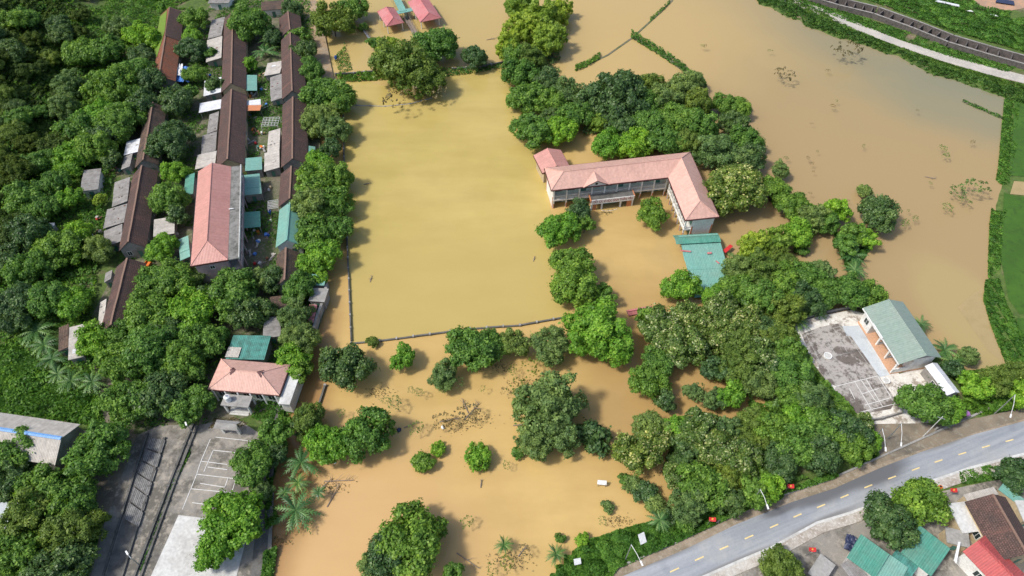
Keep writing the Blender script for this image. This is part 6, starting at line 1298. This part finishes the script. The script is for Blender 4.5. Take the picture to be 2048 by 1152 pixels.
cover('weeds', [(555,792),(600,800),(588,840),(545,856),(505,838),(520,800)], 1500, .26, .4, 'leaf_weed', 'weeds in the corner beside the hip roofed office', 1.2, seed=32, thr=-1)
cover('weeds', [(270,-30),(440,-30),(430,12),(380,22),(320,24),(280,10)], 7000, .34, .7, 'leaf_weed', 'tall light green grass at the very top between hill and village', 1.6, seed=33, thr=-1.2)
cover('weeds', [(430,840),(470,838),(500,850),(470,862),(420,860)], 500, .22, .25, 'leaf_dry', 'dead leaves and litter in front of the hip roofed office', .9, seed=35)
cover('leaf_litter', [(395,1080),(440,1075),(450,1150),(380,1152),(372,1120)], 900, .18, .05, 'leaf_dry', 'fallen leaves on the pale slab', 1.5, seed=36)
rr = random.Random(21)
def clutter(px, py, k):
    p = G(px, py, .46)
    r_ = empty('yard_pile', p, 'small pile of boards, pots and sacks in the yards between the village rows', 'pile', 'piles of household things between the village rows')
    m_ = MB(); a = rr.uniform(0, 3); u_ = Vector((math.cos(a), math.sin(a), 0))
    for i in range(rr.randint(3, 5)): m_.cbox(p+u_*rr.uniform(-.3,.3)+Vector((0,0,.08*i)), rr.uniform(1.0,2.2), rr.uniform(.15,.4), .06, u_+Vector((rr.uniform(-.3,.3),rr.uniform(-.3,.3),0)))
    m_.build('boards', MATS[rr.choice(['wood_grey','concrete','roof_pale','brick_old'])], r_)
    m_ = MB(); q = p+Vector((rr.uniform(-1,1), rr.uniform(-1,1), 0)); m_.cyl(q, .22, .3, 12, .32); m_.cyl(q+Z*.3, .32, .25, 12, .2); m_.build('pot', MATS[rr.choice(['rust','white_paint','blue','concrete_pale','red','roof_teal'])], r_)
    m_ = MB(); q = p+Vector((rr.uniform(-1.2,1.2), rr.uniform(-1,1), 0)); m_.cbox(q, rr.uniform(.5,.9), rr.uniform(.35,.6), rr.uniform(.25,.6), Vector((rr.uniform(-1,1),1,0))); m_.build('sack', MATS[rr.choice(['concrete_pale','tarp_blue','roof_pale','wall_yellow','orange','shutter'])], r_)
for k, (a, b_) in enumerate([(507,238),(512,262),(505,285),(515,300),(522,268),(510,190),(528,180),(534,215),(528,300),(510,400),(530,380),(505,470),(515,490),(540,440),(535,470),(520,525),(545,515),(500,505),(330,190),(352,178),(415,150),(520,150),(350,475),(330,420),(312,505),(300,545),(620,340),(540,620),(510,640),(235,340),(212,395),(196,440),(192,470),(205,500),(355,520),(395,860),(460,845),(510,850),(1930,840),(1870,870)]):
    if k < 35: clutter(a, b_, k)
shed('row_house', 'low white walled hut with dark openings at the very top between the lanes', [(520,4),(566,0),(570,16),(525,22)], [3.0,2.8,2.8,3.0], 'tile_old', 'wall_white')
shed('shed', 'grey roofed hut cut by the top edge above the middle row', [(420,-14),(462,-14),(462,5),(420,6)], [2.8,2.8,2.6,2.6], 'roof_grey', 'wall_white')

# half drowned scrub and drifting mats of twigs and leaves in the lower flood
SC = 'drifting mats in the lower flood'
def mat_(px, py, r, lab, k):
    p = G(px, py, .03); r_ = np.random.default_rng(k); n = int(r*8); R = r/ppm(p)
    q = r_.normal(size=(n,2))*np.array([R, R*.45]); pos = np.stack([p.x+q[:,0], p.y+q[:,1], .04+r_.uniform(0, .12, n)], 1)
    me = leaves_mesh('drift_mat', pos-np.array([p.x, p.y, 0]), np.array([0,0,1.])+r_.normal(size=(n,3))*.5, .16*r_.uniform(.6,1.5,n), r_.uniform(0,.8,n), seed=k); me.materials.append(MATS['leaf_dry'])
    o = bpy.data.objects.new('drift_mat', me); o.location = (p.x, p.y, 0); C.collection.objects.link(o); tag(o, lab, kind='stuff')
for k, a in enumerate(((905,850,20,'brown drifting mat of twigs just below the white floating bag'),(948,838,22,'brown drifting mat under the upright bare twigs'),(1045,765,18,'brown drifting mat at the withered bush left of the tall feathery tree'),(660,975,16,'brown drifting mat caught at the small palm'),(1018,1120,22,'brown drifting mat among thin weeds near the bottom edge'),(760,785,16,'brown drifting mat below the dark round tree'),(560,1080,12,'brown drifting mat at the lower left edge of the flood'),(1240,1042,14,'brown drifting mat against the roadside bank'),(1330,945,12,'brown drifting mat at the left edge of the roadside wood'),(1000,735,16,'thin drifting mat below the slender grey green tree'),(1210,425,9,'thin drifting mat in front of the school portico'),(1185,405,8,'thin drifting mat left of the school portico'))): mat_(*a, 70+k)
